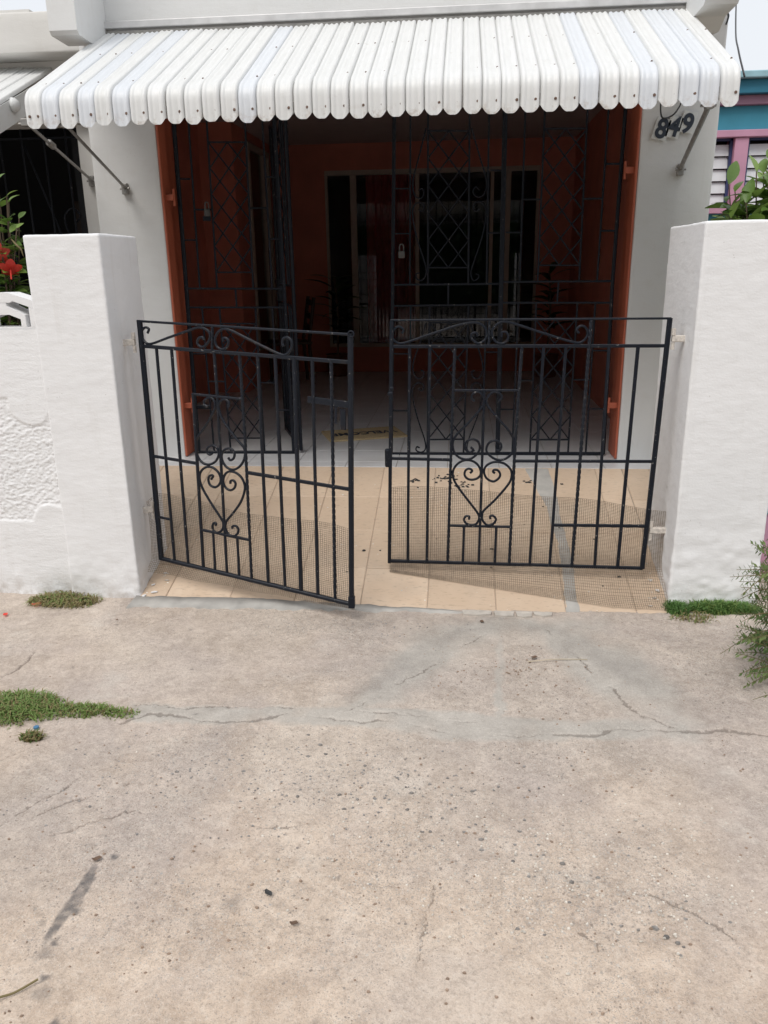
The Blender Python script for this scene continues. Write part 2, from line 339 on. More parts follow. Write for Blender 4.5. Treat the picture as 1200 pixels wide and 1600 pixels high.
LEFT_GATE=[
 ('frame_post',0.026,[(-1.505,3.728,1.358),(-1.523,3.734,0.161)]),
 ('top_rail',0.011,[(-1.518,3.733,1.36),(-0.448,3.37,1.319)]),
 ('frame_post',0.022,[(-0.455,3.373,1.323),(-0.486,3.383,0.081)]),
 ('rail',0.017,[(-1.499,3.726,1.244),(-0.463,3.375,1.204)]),
 ('bottom_rail',0.02,[(-1.531,3.737,0.162),(-0.477,3.38,0.085)]),
 ('bar',0.014,[(-1.425,3.701,1.238),(-1.443,3.707,0.159)]),
 ('bar',0.014,[(-1.342,3.673,1.235),(-1.362,3.68,0.154)]),
 ('bar',0.015,[(-1.245,3.64,1.032),(-1.274,3.65,0.148)]),
 ('bar',0.013,[(-1.115,3.596,1.23),(-1.116,3.597,1.034),(-1.14,3.605,0.142)]),
 ('twisted_bar',0.015,[(-0.985,3.552,1.223),(-0.986,3.553,0.843),(-1.003,3.558,0.133)]),
 ('bar',0.014,[(-0.894,3.521,1.221),(-0.913,3.528,0.127)]),
 ('bar',0.014,[(-0.808,3.492,1.217),(-0.824,3.498,0.123)]),
 ('bar',0.018,[(-0.717,3.461,1.214),(-0.741,3.47,0.115)]),
 ('bar',0.014,[(-0.632,3.432,1.211),(-0.654,3.44,0.106)]),
 ('twisted_bar',0.016,[(-0.545,3.403,1.208),(-0.567,3.411,0.098)]),
 ('rail',0.012,[(-1.25,3.642,1.028),(-0.991,3.554,1.019)]),
 ('rail',0.013,[(-1.267,3.647,0.352),(-0.994,3.555,0.333)]),
 ('bar',0.012,[(-1.2,3.625,0.347),(-1.207,3.627,0.147)]),
 ('bar',0.012,[(-1.066,3.579,0.338),(-1.072,3.582,0.139)]),
 ('rail',0.015,[(-1.503,3.728,0.706),(-1.264,3.647,0.692)]),
 ('rail',0.017,[(-0.991,3.554,0.672),(-0.468,3.377,0.643)]),
 ('rail',0.013,[(-1.505,3.728,0.388),(-1.439,3.706,0.383)]),
 ('twisted_bar',0.014,[(-1.113,3.595,1.342),(-1.125,3.6,1.23)]),
 ('scroll',0.011,[(-1.466,3.715,1.305),(-1.457,3.712,1.324),(-1.476,3.719,1.331),(-1.495,3.725,1.317),(-1.499,3.726,1.288),(-1.485,3.721,1.263),(-1.451,3.71,1.256),(-1.352,3.677,1.287),(-1.25,3.642,1.318),(-1.184,3.62,1.336),(-1.138,3.604,1.323),(-1.13,3.601,1.292),(-1.155,3.61,1.257),(-1.182,3.619,1.249),(-1.199,3.624,1.265),(-1.191,3.622,1.286),(-1.172,3.616,1.293),(-1.163,3.612,1.282)]),
 ('scroll',0.011,[(-1.061,3.578,1.275),(-1.062,3.578,1.291),(-1.044,3.572,1.289),(-1.036,3.569,1.274),(-1.05,3.574,1.249),(-1.077,3.583,1.241),(-1.1,3.591,1.256),(-1.104,3.592,1.288),(-1.08,3.584,1.322),(-1.033,3.568,1.33),(-0.929,3.533,1.287),(-0.794,3.487,1.231),(-0.755,3.474,1.227),(-0.73,3.466,1.253),(-0.725,3.464,1.283),(-0.741,3.47,1.3),(-0.763,3.477,1.296),(-0.77,3.479,1.275),(-0.765,3.478,1.263)]),
 ('scroll',0.011,[(-1.174,3.616,0.972),(-1.19,3.622,0.984),(-1.181,3.619,1.007),(-1.15,3.608,1.017),(-1.131,3.601,0.995),(-1.139,3.604,0.957),(-1.19,3.622,0.881),(-1.247,3.641,0.813),(-1.255,3.644,0.748),(-1.235,3.637,0.704),(-1.197,3.624,0.691),(-1.156,3.61,0.709),(-1.133,3.602,0.748),(-1.144,3.606,0.782),(-1.171,3.615,0.786),(-1.193,3.622,0.771),(-1.195,3.623,0.75),(-1.181,3.619,0.741),(-1.166,3.613,0.752)]),
 ('scroll',0.011,[(-1.063,3.578,0.975),(-1.056,3.576,0.998),(-1.073,3.582,1.012),(-1.1,3.591,1.005),(-1.114,3.596,0.972),(-1.095,3.589,0.912),(-1.032,3.568,0.83),(-0.993,3.555,0.784),(-0.999,3.557,0.735),(-1.027,3.566,0.696),(-1.066,3.579,0.678),(-1.103,3.592,0.694),(-1.119,3.597,0.735),(-1.102,3.592,0.771),(-1.068,3.58,0.78),(-1.048,3.574,0.762),(-1.054,3.575,0.735),(-1.073,3.582,0.724),(-1.083,3.585,0.736)]),
 ('heart_scroll',0.011,[(-1.186,3.62,0.619),(-1.174,3.616,0.635),(-1.181,3.618,0.64),(-1.195,3.623,0.633),(-1.202,3.626,0.613),(-1.193,3.622,0.588),(-1.165,3.613,0.582),(-1.142,3.605,0.6),(-1.133,3.602,0.627),(-1.144,3.606,0.658),(-1.174,3.616,0.679),(-1.209,3.628,0.677),(-1.238,3.638,0.655),(-1.25,3.642,0.622),(-1.243,3.64,0.577),(-1.204,3.626,0.507),(-1.153,3.609,0.431),(-1.138,3.604,0.4),(-1.148,3.607,0.366),(-1.175,3.616,0.348),(-1.196,3.624,0.355),(-1.201,3.625,0.378),(-1.191,3.622,0.396),(-1.178,3.617,0.395),(-1.183,3.619,0.385)]),
 ('heart_scroll',0.011,[(-1.082,3.585,0.608),(-1.079,3.584,0.622),(-1.064,3.579,0.625),(-1.054,3.576,0.61),(-1.063,3.579,0.587),(-1.085,3.586,0.575),(-1.108,3.594,0.584),(-1.12,3.598,0.609),(-1.113,3.595,0.642),(-1.091,3.588,0.665),(-1.057,3.576,0.668),(-1.024,3.565,0.649),(-1.006,3.559,0.615),(-1.009,3.56,0.577),(-1.034,3.569,0.52),(-1.08,3.584,0.46),(-1.121,3.598,0.412),(-1.128,3.601,0.375),(-1.111,3.595,0.346),(-1.083,3.585,0.343),(-1.063,3.578,0.359),(-1.057,3.577,0.381),(-1.07,3.581,0.396),(-1.088,3.587,0.392),(-1.089,3.587,0.38)]),
 ('lock_plate',0.03,[(-0.662,3.443,1.035),(-0.457,3.373,1.021)]),
 ('lock_tab',0.026,[(-0.499,3.387,1.002),(-0.5,3.388,0.911)]),
 ('lock_tab',0.012,[(-0.531,3.399,1.014),(-0.534,3.399,0.937)]),
]
RIGHT_GATE=[
 ('frame_post',0.022,[(0.948,3.799,1.345),(0.921,3.8,0.13)]),
 ('top_rail',0.01,[(-0.327,3.859,1.343),(0.954,3.799,1.344)]),
 ('frame_post',0.017,[(-0.322,3.859,1.343),(-0.349,3.86,0.113)]),
 ('rail',0.016,[(-0.326,3.859,1.221),(0.946,3.799,1.222)]),
 ('bottom_rail',0.018,[(-0.351,3.86,0.123),(0.923,3.8,0.131)]),
 ('rail',0.015,[(-0.338,3.859,0.671),(-0.035,3.845,0.669)]),
 ('rail',0.015,[(0.275,3.831,0.668),(0.931,3.8,0.678)]),
 ('rail',0.016,[(0.469,3.822,0.344),(0.923,3.8,0.352)]),
 ('twisted_bar',0.015,[(-0.021,3.845,1.22),(-0.035,3.845,0.68),(-0.046,3.846,0.127)]),
 ('twisted_bar',0.016,[(0.292,3.83,1.22),(0.275,3.831,0.685),(0.267,3.831,0.127)]),
 ('rail',0.012,[(-0.022,3.845,1.012),(0.291,3.83,1.014)]),
 ('rail',0.013,[(-0.041,3.846,0.326),(0.27,3.831,0.328)]),
 ('bar',0.013,[(0.122,3.838,1.013),(0.113,3.838,0.13)]),
 ('bar',0.013,[(0.035,3.842,0.321),(0.032,3.842,0.129)]),
 ('bar',0.013,[(0.196,3.834,0.325),(0.194,3.834,0.13)]),
 ('bar',0.014,[(-0.237,3.855,1.221),(-0.253,3.855,0.127)]),
 ('bar',0.014,[(-0.139,3.85,1.221),(-0.154,3.851,0.126)]),
 ('bar',0.014,[(0.392,3.825,1.22),(0.37,3.826,0.128)]),
 ('bar',0.014,[(0.494,3.82,1.219),(0.469,3.822,0.129)]),
 ('twisted_bar',0.017,[(0.601,3.815,1.341),(0.579,3.816,0.129)]),
 ('bar',0.014,[(0.688,3.811,1.219),(0.691,3.811,0.129)]),
 ('bar',0.016,[(0.818,3.805,1.219),(0.802,3.806,0.131)]),
 ('twisted_bar',0.013,[(0.139,3.837,1.34),(0.138,3.837,1.222)]),
 ('scroll',0.011,[(-0.272,3.856,1.282),(-0.266,3.856,1.3),(-0.288,3.857,1.314),(-0.312,3.858,1.298),(-0.32,3.859,1.266),(-0.302,3.858,1.242),(-0.264,3.856,1.237),(-0.145,3.85,1.275),(-0.022,3.845,1.314),(0.045,3.842,1.329),(0.093,3.839,1.326),(0.124,3.838,1.296),(0.123,3.838,1.256),(0.091,3.839,1.235),(0.062,3.841,1.251),(0.055,3.841,1.275),(0.076,3.84,1.284),(0.086,3.84,1.269)]),
 ('scroll',0.011,[(0.198,3.834,1.265),(0.197,3.834,1.284),(0.215,3.834,1.286),(0.227,3.833,1.268),(0.22,3.833,1.244),(0.195,3.834,1.233),(0.164,3.836,1.248),(0.151,3.837,1.289),(0.182,3.835,1.327),(0.232,3.833,1.33),(0.365,3.826,1.288),(0.522,3.819,1.24),(0.567,3.817,1.242),(0.589,3.816,1.275),(0.577,3.817,1.306),(0.554,3.818,1.312),(0.538,3.818,1.296),(0.549,3.818,1.28)]),
 ('scroll',0.011,[(0.076,3.84,0.96),(0.062,3.841,0.976),(0.069,3.84,0.998),(0.096,3.839,1.004),(0.119,3.838,0.979),(0.114,3.838,0.935),(0.052,3.841,0.858),(-0.019,3.844,0.779),(-0.021,3.845,0.713),(0.017,3.843,0.676),(0.068,3.84,0.679),(0.104,3.839,0.719),(0.098,3.839,0.761),(0.066,3.84,0.774),(0.037,3.842,0.756),(0.038,3.842,0.721),(0.059,3.841,0.708),(0.074,3.84,0.721),(0.061,3.841,0.734)]),
 ('scroll',0.011,[(0.192,3.835,0.961),(0.206,3.834,0.98),(0.193,3.835,1),(0.162,3.836,1.004),(0.138,3.837,0.979),(0.138,3.837,0.941),(0.196,3.834,0.872),(0.259,3.831,0.796),(0.27,3.831,0.725),(0.233,3.833,0.679),(0.183,3.835,0.676),(0.14,3.837,0.712),(0.147,3.837,0.753),(0.18,3.835,0.769),(0.209,3.834,0.75),(0.203,3.834,0.72),(0.182,3.835,0.721)]),
 ('heart_scroll',0.011,[(0.061,3.841,0.603),(0.071,3.84,0.614),(0.065,3.841,0.622),(0.051,3.841,0.625),(0.037,3.842,0.614),(0.034,3.842,0.593),(0.047,3.841,0.575),(0.071,3.84,0.569),(0.097,3.839,0.577),(0.112,3.838,0.596),(0.11,3.838,0.624),(0.093,3.839,0.651),(0.064,3.841,0.667),(0.031,3.842,0.667),(-0.001,3.844,0.649),(-0.022,3.845,0.617),(-0.022,3.845,0.577),(-0,3.844,0.533),(0.049,3.841,0.467),(0.093,3.839,0.41),(0.107,3.839,0.385),(0.109,3.838,0.365),(0.092,3.839,0.336),(0.054,3.841,0.335),(0.034,3.842,0.358),(0.044,3.842,0.378),(0.061,3.841,0.376),(0.059,3.841,0.362)]),
 ('heart_scroll',0.011,[(0.183,3.835,0.605),(0.173,3.836,0.612),(0.179,3.835,0.622),(0.196,3.834,0.62),(0.208,3.834,0.602),(0.203,3.834,0.581),(0.179,3.835,0.563),(0.155,3.836,0.569),(0.137,3.837,0.586),(0.129,3.838,0.615),(0.14,3.837,0.642),(0.168,3.836,0.659),(0.2,3.834,0.662),(0.233,3.833,0.651),(0.26,3.831,0.622),(0.263,3.831,0.583),(0.246,3.832,0.544),(0.187,3.835,0.468),(0.133,3.837,0.411),(0.125,3.838,0.386),(0.128,3.838,0.358),(0.152,3.836,0.334),(0.182,3.835,0.343),(0.194,3.834,0.367),(0.178,3.835,0.385),(0.164,3.836,0.38),(0.166,3.836,0.367)]),
]
GRILLE_LEFT=[
 ('frame_post',0.026,[(-1.789,5.31,2.55),(-1.813,5.31,0.35)]),
 ('frame_post',0.022,[(-1.154,5.31,2.531),(-1.135,5.31,0.358)]),
 ('rail',0.013,[(-1.804,5.31,1.464),(-1.135,5.31,1.455)]),
 ('rail',0.013,[(-1.793,5.31,1.343),(-1.132,5.31,1.336)]),
 ('bottom_rail',0.02,[(-1.825,5.31,0.358),(-1.123,5.31,0.362)]),
 ('stub_bar',0.012,[(-1.469,5.31,1.459),(-1.47,5.31,1.34)]),
 ('bar',0.012,[(-1.694,5.31,2.548),(-1.709,5.31,1.462)]),
 ('bar',0.012,[(-1.578,5.31,2.544),(-1.592,5.31,1.461)]),
 ('bar',0.012,[(-1.336,5.31,2.536),(-1.35,5.31,1.458)]),
 ('bar',0.012,[(-1.228,5.31,2.533),(-1.224,5.31,1.456)]),
 ('rail',0.01,[(-1.584,5.31,2.343),(-1.336,5.31,2.336)]),
 ('rail',0.01,[(-1.594,5.31,1.564),(-1.347,5.31,1.561)]),
 ('rail',0.01,[(-1.801,5.31,2.135),(-1.714,5.31,2.133)]),
 ('rail',0.01,[(-1.798,5.31,1.767),(-1.704,5.31,1.766)]),
 ('rail',0.012,[(-1.705,5.31,1.951),(-1.592,5.31,1.948)]),
 ('lock_plate',0.03,[(-1.65,5.31,1.896),(-1.599,5.31,1.895)]),
 ('rail',0.01,[(-1.342,5.31,1.952),(-1.23,5.31,1.95)]),
 ('rail',0.01,[(-1.232,5.31,2.134),(-1.143,5.31,2.132)]),
 ('rail',0.01,[(-1.227,5.31,1.764),(-1.135,5.31,1.762)]),
 ('bar',0.012,[(-1.705,5.31,1.342),(-1.702,5.31,0.666),(-1.701,5.31,0.358)]),
 ('bar',0.012,[(-1.587,5.31,1.341),(-1.583,5.31,0.359)]),
 ('bar',0.012,[(-1.344,5.31,1.338),(-1.341,5.31,0.36)]),
 ('bar',0.012,[(-1.231,5.31,1.337),(-1.227,5.31,0.361)]),
 ('rail',0.01,[(-1.585,5.31,1.236),(-1.346,5.31,1.234)]),
 ('rail',0.011,[(-1.585,5.31,0.459),(-1.343,5.31,0.46)]),
 ('rail',0.01,[(-1.81,5.31,1.039),(-1.708,5.31,1.038)]),
 ('rail',0.01,[(-1.702,5.31,0.852),(-1.585,5.31,0.851)]),
 ('rail',0.01,[(-1.342,5.31,0.844),(-1.23,5.31,0.843)]),
 ('rail',0.01,[(-1.228,5.31,0.656),(-1.135,5.31,0.656)]),
 ('rail',0.03,[(-1.8,5.31,0.678),(-1.701,5.31,0.678)]),
 ('lattice_bar',0.009,[(-1.457,5.31,2.339),(-1.338,5.31,2.186)]),
 ('lattice_bar',0.009,[(-1.457,5.31,2.339),(-1.581,5.31,2.193)]),
 ('lattice_bar',0.009,[(-1.579,5.31,2.343),(-1.34,5.31,2.034)]),
 ('lattice_bar',0.009,[(-1.336,5.31,2.336),(-1.584,5.31,2.04)]),
 ('lattice_bar',0.009,[(-1.581,5.31,2.193),(-1.342,5.31,1.879)]),
 ('lattice_bar',0.009,[(-1.338,5.31,2.186),(-1.586,5.31,1.884)]),
 ('lattice_bar',0.009,[(-1.584,5.31,2.04),(-1.344,5.31,1.722)]),
 ('lattice_bar',0.009,[(-1.34,5.31,2.034),(-1.589,5.31,1.726)]),
 ('lattice_bar',0.009,[(-1.586,5.31,1.884),(-1.347,5.31,1.561)]),
 ('lattice_bar',0.009,[(-1.342,5.31,1.879),(-1.591,5.31,1.564)]),
 ('lattice_bar',0.009,[(-1.589,5.31,1.726),(-1.469,5.31,1.563)]),
 ('lattice_bar',0.009,[(-1.344,5.31,1.722),(-1.469,5.31,1.563)]),
 ('lattice_bar',0.009,[(-1.466,5.31,1.235),(-1.347,5.31,1.084)]),
 ('lattice_bar',0.009,[(-1.466,5.31,1.235),(-1.585,5.31,1.086)]),
 ('lattice_bar',0.009,[(-1.585,5.31,1.236),(-1.346,5.31,0.932)]),
 ('lattice_bar',0.009,[(-1.348,5.31,1.234),(-1.585,5.31,0.933)]),
 ('lattice_bar',0.009,[(-1.585,5.31,1.086),(-1.345,5.31,0.778)]),
 ('lattice_bar',0.009,[(-1.347,5.31,1.084),(-1.584,5.31,0.778)]),
 ('lattice_bar',0.009,[(-1.585,5.31,0.933),(-1.344,5.31,0.62)]),
 ('lattice_bar',0.009,[(-1.346,5.31,0.932),(-1.584,5.31,0.62)]),
 ('lattice_bar',0.009,[(-1.584,5.31,0.778),(-1.343,5.31,0.46)]),
 ('lattice_bar',0.009,[(-1.345,5.31,0.778),(-1.583,5.31,0.459)]),
 ('lattice_bar',0.009,[(-1.584,5.31,0.62),(-1.463,5.31,0.459)]),
 ('lattice_bar',0.009,[(-1.344,5.31,0.62),(-1.463,5.31,0.459)]),
]
GRILLE_MID=[
 ('frame_post',0.022,[(-0.41,5.31,2.508),(-0.457,5.31,0.353)]),
 ('frame_post',0.03,[(0.256,5.31,2.51),(0.266,5.31,0.357)]),
 ('rail',0.013,[(-0.422,5.31,1.47),(0.273,5.31,1.467)]),
 ('rail',0.013,[(-0.426,5.31,1.338),(0.274,5.31,1.339)]),
 ('bottom_rail',0.022,[(-0.462,5.31,0.353),(0.273,5.31,0.357)]),
 ('bar',0.012,[(-0.312,5.31,2.505),(-0.322,5.31,1.469)]),
 ('bar',0.012,[(-0.206,5.31,2.501),(-0.206,5.31,1.467)]),
 ('bar',0.012,[(0.044,5.31,2.493),(0.052,5.31,1.464)]),
 ('bar',0.012,[(0.16,5.31,2.49),(0.168,5.31,1.462)]),
 ('rail',0.01,[(-0.207,5.31,2.368),(0.046,5.31,2.361)]),
 ('rail',0.01,[(-0.206,5.31,1.573),(0.053,5.31,1.569)]),
 ('rail',0.01,[(-0.416,5.31,1.781),(-0.317,5.31,1.78)]),
 ('rail',0.01,[(0.165,5.31,1.774),(0.255,5.31,1.773)]),
 ('rail',0.01,[(0.173,5.31,2.137),(0.258,5.31,2.134)]),
 ('rail',0.01,[(-0.41,5.31,2.046),(-0.314,5.31,2.043)]),
 ('stub_bar',0.012,[(-0.075,5.31,1.468),(-0.075,5.31,1.338)]),
 ('bar',0.013,[(-0.318,5.31,1.337),(-0.331,5.31,0.354)]),
 ('bar',0.013,[(-0.194,5.31,1.335),(-0.21,5.31,0.355)]),
 ('bar',0.012,[(0.056,5.31,1.336),(0.037,5.31,0.356)]),
 ('bar',0.012,[(0.171,5.31,1.338),(0.16,5.31,0.357)]),
 ('rail',0.01,[(-0.196,5.31,1.23),(0.055,5.31,1.231)]),
 ('rail',0.011,[(-0.206,5.31,0.454),(0.039,5.31,0.458)]),
 ('rail',0.01,[(-0.43,5.31,1.031),(-0.324,5.31,1.03)]),
 ('rail',0.01,[(-0.44,5.31,0.652),(-0.329,5.31,0.652)]),
 ('rail',0.01,[(0.171,5.31,1.038),(0.269,5.31,1.038)]),
 ('scroll',0.009,[(-0.218,5.31,2.383),(-0.257,5.31,2.239),(-0.291,5.31,2.124),(-0.301,5.31,2.056),(-0.285,5.31,1.999),(-0.249,5.31,1.986),(-0.231,5.31,2.016),(-0.244,5.31,2.042),(-0.265,5.31,2.03)]),
 ('scroll',0.009,[(-0.265,5.31,1.923),(-0.245,5.31,1.91),(-0.23,5.31,1.935),(-0.249,5.31,1.96),(-0.285,5.31,1.952),(-0.303,5.31,1.898),(-0.279,5.31,1.763),(-0.224,5.31,1.593),(-0.217,5.31,1.534),(-0.245,5.31,1.494),(-0.28,5.31,1.508),(-0.28,5.31,1.535),(-0.259,5.31,1.541)]),
 ('scroll',0.009,[(0.057,5.31,2.375),(0.105,5.31,2.23),(0.144,5.31,2.113),(0.156,5.31,2.051),(0.136,5.31,1.996),(0.097,5.31,1.987),(0.072,5.31,2.016),(0.089,5.31,2.044),(0.112,5.31,2.027)]),
 ('scroll',0.009,[(0.111,5.31,1.921),(0.095,5.31,1.903),(0.074,5.31,1.922),(0.091,5.31,1.953),(0.13,5.31,1.952),(0.157,5.31,1.895),(0.135,5.31,1.756),(0.08,5.31,1.588),(0.067,5.31,1.53),(0.085,5.31,1.49),(0.114,5.31,1.503),(0.116,5.31,1.522),(0.098,5.31,1.529)]),
 ('scroll',0.009,[(-0.217,5.31,1.23),(-0.26,5.31,1.093),(-0.296,5.31,0.995),(-0.306,5.31,0.924),(-0.282,5.31,0.874),(-0.242,5.31,0.874),(-0.232,5.31,0.909),(-0.253,5.31,0.924)]),
 ('scroll',0.009,[(-0.268,5.31,0.802),(-0.246,5.31,0.787),(-0.233,5.31,0.816),(-0.253,5.31,0.838),(-0.289,5.31,0.831),(-0.311,5.31,0.766),(-0.276,5.31,0.605),(-0.228,5.31,0.457),(-0.222,5.31,0.389),(-0.251,5.31,0.366),(-0.284,5.31,0.378),(-0.281,5.31,0.404),(-0.261,5.31,0.397)]),
 ('scroll',0.009,[(0.069,5.31,1.228),(0.114,5.31,1.09),(0.146,5.31,0.992),(0.156,5.31,0.922),(0.132,5.31,0.872),(0.097,5.31,0.873),(0.082,5.31,0.908),(0.103,5.31,0.922)]),
 ('scroll',0.009,[(0.122,5.31,0.801),(0.102,5.31,0.787),(0.083,5.31,0.816),(0.104,5.31,0.837),(0.14,5.31,0.83),(0.156,5.31,0.765),(0.123,5.31,0.606),(0.071,5.31,0.458),(0.061,5.31,0.391),(0.084,5.31,0.368),(0.113,5.31,0.381)]),
 ('lattice_bar',0.009,[(-0.079,5.31,2.365),(0.047,5.31,2.209)]),
 ('lattice_bar',0.009,[(-0.079,5.31,2.365),(-0.206,5.31,2.215)]),
 ('lattice_bar',0.009,[(-0.206,5.31,2.368),(0.048,5.31,2.053)]),
 ('lattice_bar',0.009,[(0.046,5.31,2.361),(-0.206,5.31,2.059)]),
 ('lattice_bar',0.009,[(-0.206,5.31,2.215),(0.049,5.31,1.895)]),
 ('lattice_bar',0.009,[(0.047,5.31,2.209),(-0.206,5.31,1.9)]),
 ('lattice_bar',0.009,[(-0.206,5.31,2.059),(0.05,5.31,1.734)]),
 ('lattice_bar',0.009,[(0.048,5.31,2.053),(-0.206,5.31,1.738)]),
 ('lattice_bar',0.009,[(-0.206,5.31,1.9),(0.051,5.31,1.569)]),
 ('lattice_bar',0.009,[(0.049,5.31,1.895),(-0.206,5.31,1.573)]),
 ('lattice_bar',0.009,[(-0.206,5.31,1.738),(-0.077,5.31,1.571)]),
 ('lattice_bar',0.009,[(0.05,5.31,1.734),(-0.077,5.31,1.571)]),
 ('lattice_bar',0.009,[(-0.069,5.31,1.229),(0.053,5.31,1.079)]),
 ('lattice_bar',0.009,[(-0.069,5.31,1.229),(-0.197,5.31,1.081)]),
 ('lattice_bar',0.009,[(-0.195,5.31,1.23),(0.05,5.31,0.927)]),
 ('lattice_bar',0.009,[(0.057,5.31,1.228),(-0.199,5.31,0.928)]),
 ('lattice_bar',0.009,[(-0.197,5.31,1.081),(0.046,5.31,0.773)]),
 ('lattice_bar',0.009,[(0.053,5.31,1.079),(-0.201,5.31,0.774)]),
 ('lattice_bar',0.009,[(-0.199,5.31,0.928),(0.042,5.31,0.616)]),
 ('lattice_bar',0.009,[(0.05,5.31,0.927),(-0.203,5.31,0.616)]),
 ('lattice_bar',0.009,[(-0.201,5.31,0.774),(0.039,5.31,0.456)]),
 ('lattice_bar',0.009,[(0.046,5.31,0.773),(-0.206,5.31,0.455)]),
 ('lattice_bar',0.009,[(-0.203,5.31,0.616),(-0.083,5.31,0.456)]),
 ('lattice_bar',0.009,[(0.042,5.31,0.616),(-0.083,5.31,0.456)]),
]
GRILLE_RIGHT=[
 ('frame_post',0.022,[(0.962,5.31,2.465),(0.954,5.31,1.471),(0.969,5.31,0.361)]),
 ('rail',0.013,[(0.275,5.31,1.478),(0.96,5.31,1.474)]),
 ('rail',0.013,[(0.271,5.31,1.35),(0.956,5.31,1.342)]),
 ('bottom_rail',0.022,[(0.266,5.31,0.36),(0.973,5.31,0.364)]),
 ('bar',0.012,[(0.376,5.31,2.483),(0.377,5.31,1.476)]),
 ('bar',0.012,[(0.491,5.31,2.48),(0.489,5.31,1.478)]),
 ('bar',0.012,[(0.741,5.31,2.472),(0.747,5.31,1.474)]),
 ('bar',0.012,[(0.864,5.31,2.468),(0.858,5.31,1.475)]),
 ('rail',0.01,[(0.493,5.31,2.36),(0.746,5.31,2.353)]),
 ('rail',0.01,[(0.488,5.31,1.576),(0.748,5.31,1.572)]),
 ('rail',0.012,[(0.869,5.31,2.155),(0.965,5.31,2.153)]),
 ('rail',0.012,[(0.739,5.31,1.96),(0.865,5.31,1.961)]),
 ('rail',0.012,[(0.864,5.31,1.774),(0.963,5.31,1.772)]),
 ('rail',0.01,[(0.377,5.31,1.965),(0.487,5.31,1.963)]),
 ('rail',0.01,[(0.279,5.31,1.775),(0.378,5.31,1.773)]),
 ('stub_bar',0.012,[(0.62,5.31,1.476),(0.617,5.31,1.346)]),
 ('bar',0.012,[(0.374,5.31,1.349),(0.365,5.31,0.361)]),
 ('bar',0.012,[(0.486,5.31,1.348),(0.483,5.31,0.362)]),
 ('bar',0.012,[(0.744,5.31,1.345),(0.736,5.31,0.363)]),
 ('bar',0.012,[(0.856,5.31,1.344),(0.853,5.31,0.364)]),
 ('rail',0.01,[(0.485,5.31,1.244),(0.743,5.31,1.242)]),
 ('rail',0.012,[(0.485,5.31,0.457),(0.739,5.31,0.458)]),
 ('rail',0.01,[(0.856,5.31,1.044),(0.956,5.31,1.043)]),
 ('rail',0.01,[(0.743,5.31,0.857),(0.858,5.31,0.856)]),
 ('rail',0.01,[(0.853,5.31,0.665),(0.958,5.31,0.665)]),
 ('rail',0.01,[(0.384,5.31,0.853),(0.49,5.31,0.853)]),
 ('rail',0.01,[(0.27,5.31,0.661),(0.369,5.31,0.661)]),
 ('lattice_bar',0.009,[(0.62,5.31,2.356),(0.746,5.31,2.202)]),
 ('lattice_bar',0.009,[(0.62,5.31,2.356),(0.493,5.31,2.209)]),
 ('lattice_bar',0.009,[(0.495,5.31,2.36),(0.746,5.31,2.049)]),
 ('lattice_bar',0.009,[(0.746,5.31,2.353),(0.492,5.31,2.055)]),
 ('lattice_bar',0.009,[(0.493,5.31,2.209),(0.746,5.31,1.893)]),
 ('lattice_bar',0.009,[(0.746,5.31,2.202),(0.49,5.31,1.898)]),
 ('lattice_bar',0.009,[(0.492,5.31,2.055),(0.747,5.31,1.734)]),
 ('lattice_bar',0.009,[(0.746,5.31,2.049),(0.489,5.31,1.739)]),
 ('lattice_bar',0.009,[(0.49,5.31,1.898),(0.747,5.31,1.572)]),
 ('lattice_bar',0.009,[(0.746,5.31,1.893),(0.488,5.31,1.576)]),
 ('lattice_bar',0.009,[(0.489,5.31,1.739),(0.618,5.31,1.574)]),
 ('lattice_bar',0.009,[(0.747,5.31,1.734),(0.618,5.31,1.574)]),
 ('lattice_bar',0.009,[(0.613,5.31,1.243),(0.741,5.31,1.091)]),
 ('lattice_bar',0.009,[(0.613,5.31,1.243),(0.485,5.31,1.092)]),
 ('lattice_bar',0.009,[(0.485,5.31,1.244),(0.741,5.31,0.937)]),
 ('lattice_bar',0.009,[(0.741,5.31,1.242),(0.485,5.31,0.938)]),
 ('lattice_bar',0.009,[(0.485,5.31,1.092),(0.74,5.31,0.78)]),
 ('lattice_bar',0.009,[(0.741,5.31,1.091),(0.485,5.31,0.78)]),
 ('lattice_bar',0.009,[(0.485,5.31,0.938),(0.74,5.31,0.62)]),
 ('lattice_bar',0.009,[(0.741,5.31,0.937),(0.485,5.31,0.62)]),
 ('lattice_bar',0.009,[(0.485,5.31,0.78),(0.739,5.31,0.458)]),
 ('lattice_bar',0.009,[(0.74,5.31,0.78),(0.485,5.31,0.457)]),
 ('lattice_bar',0.009,[(0.485,5.31,0.62),(0.613,5.31,0.457)]),
 ('lattice_bar',0.009,[(0.74,5.31,0.62),(0.613,5.31,0.457)]),
]
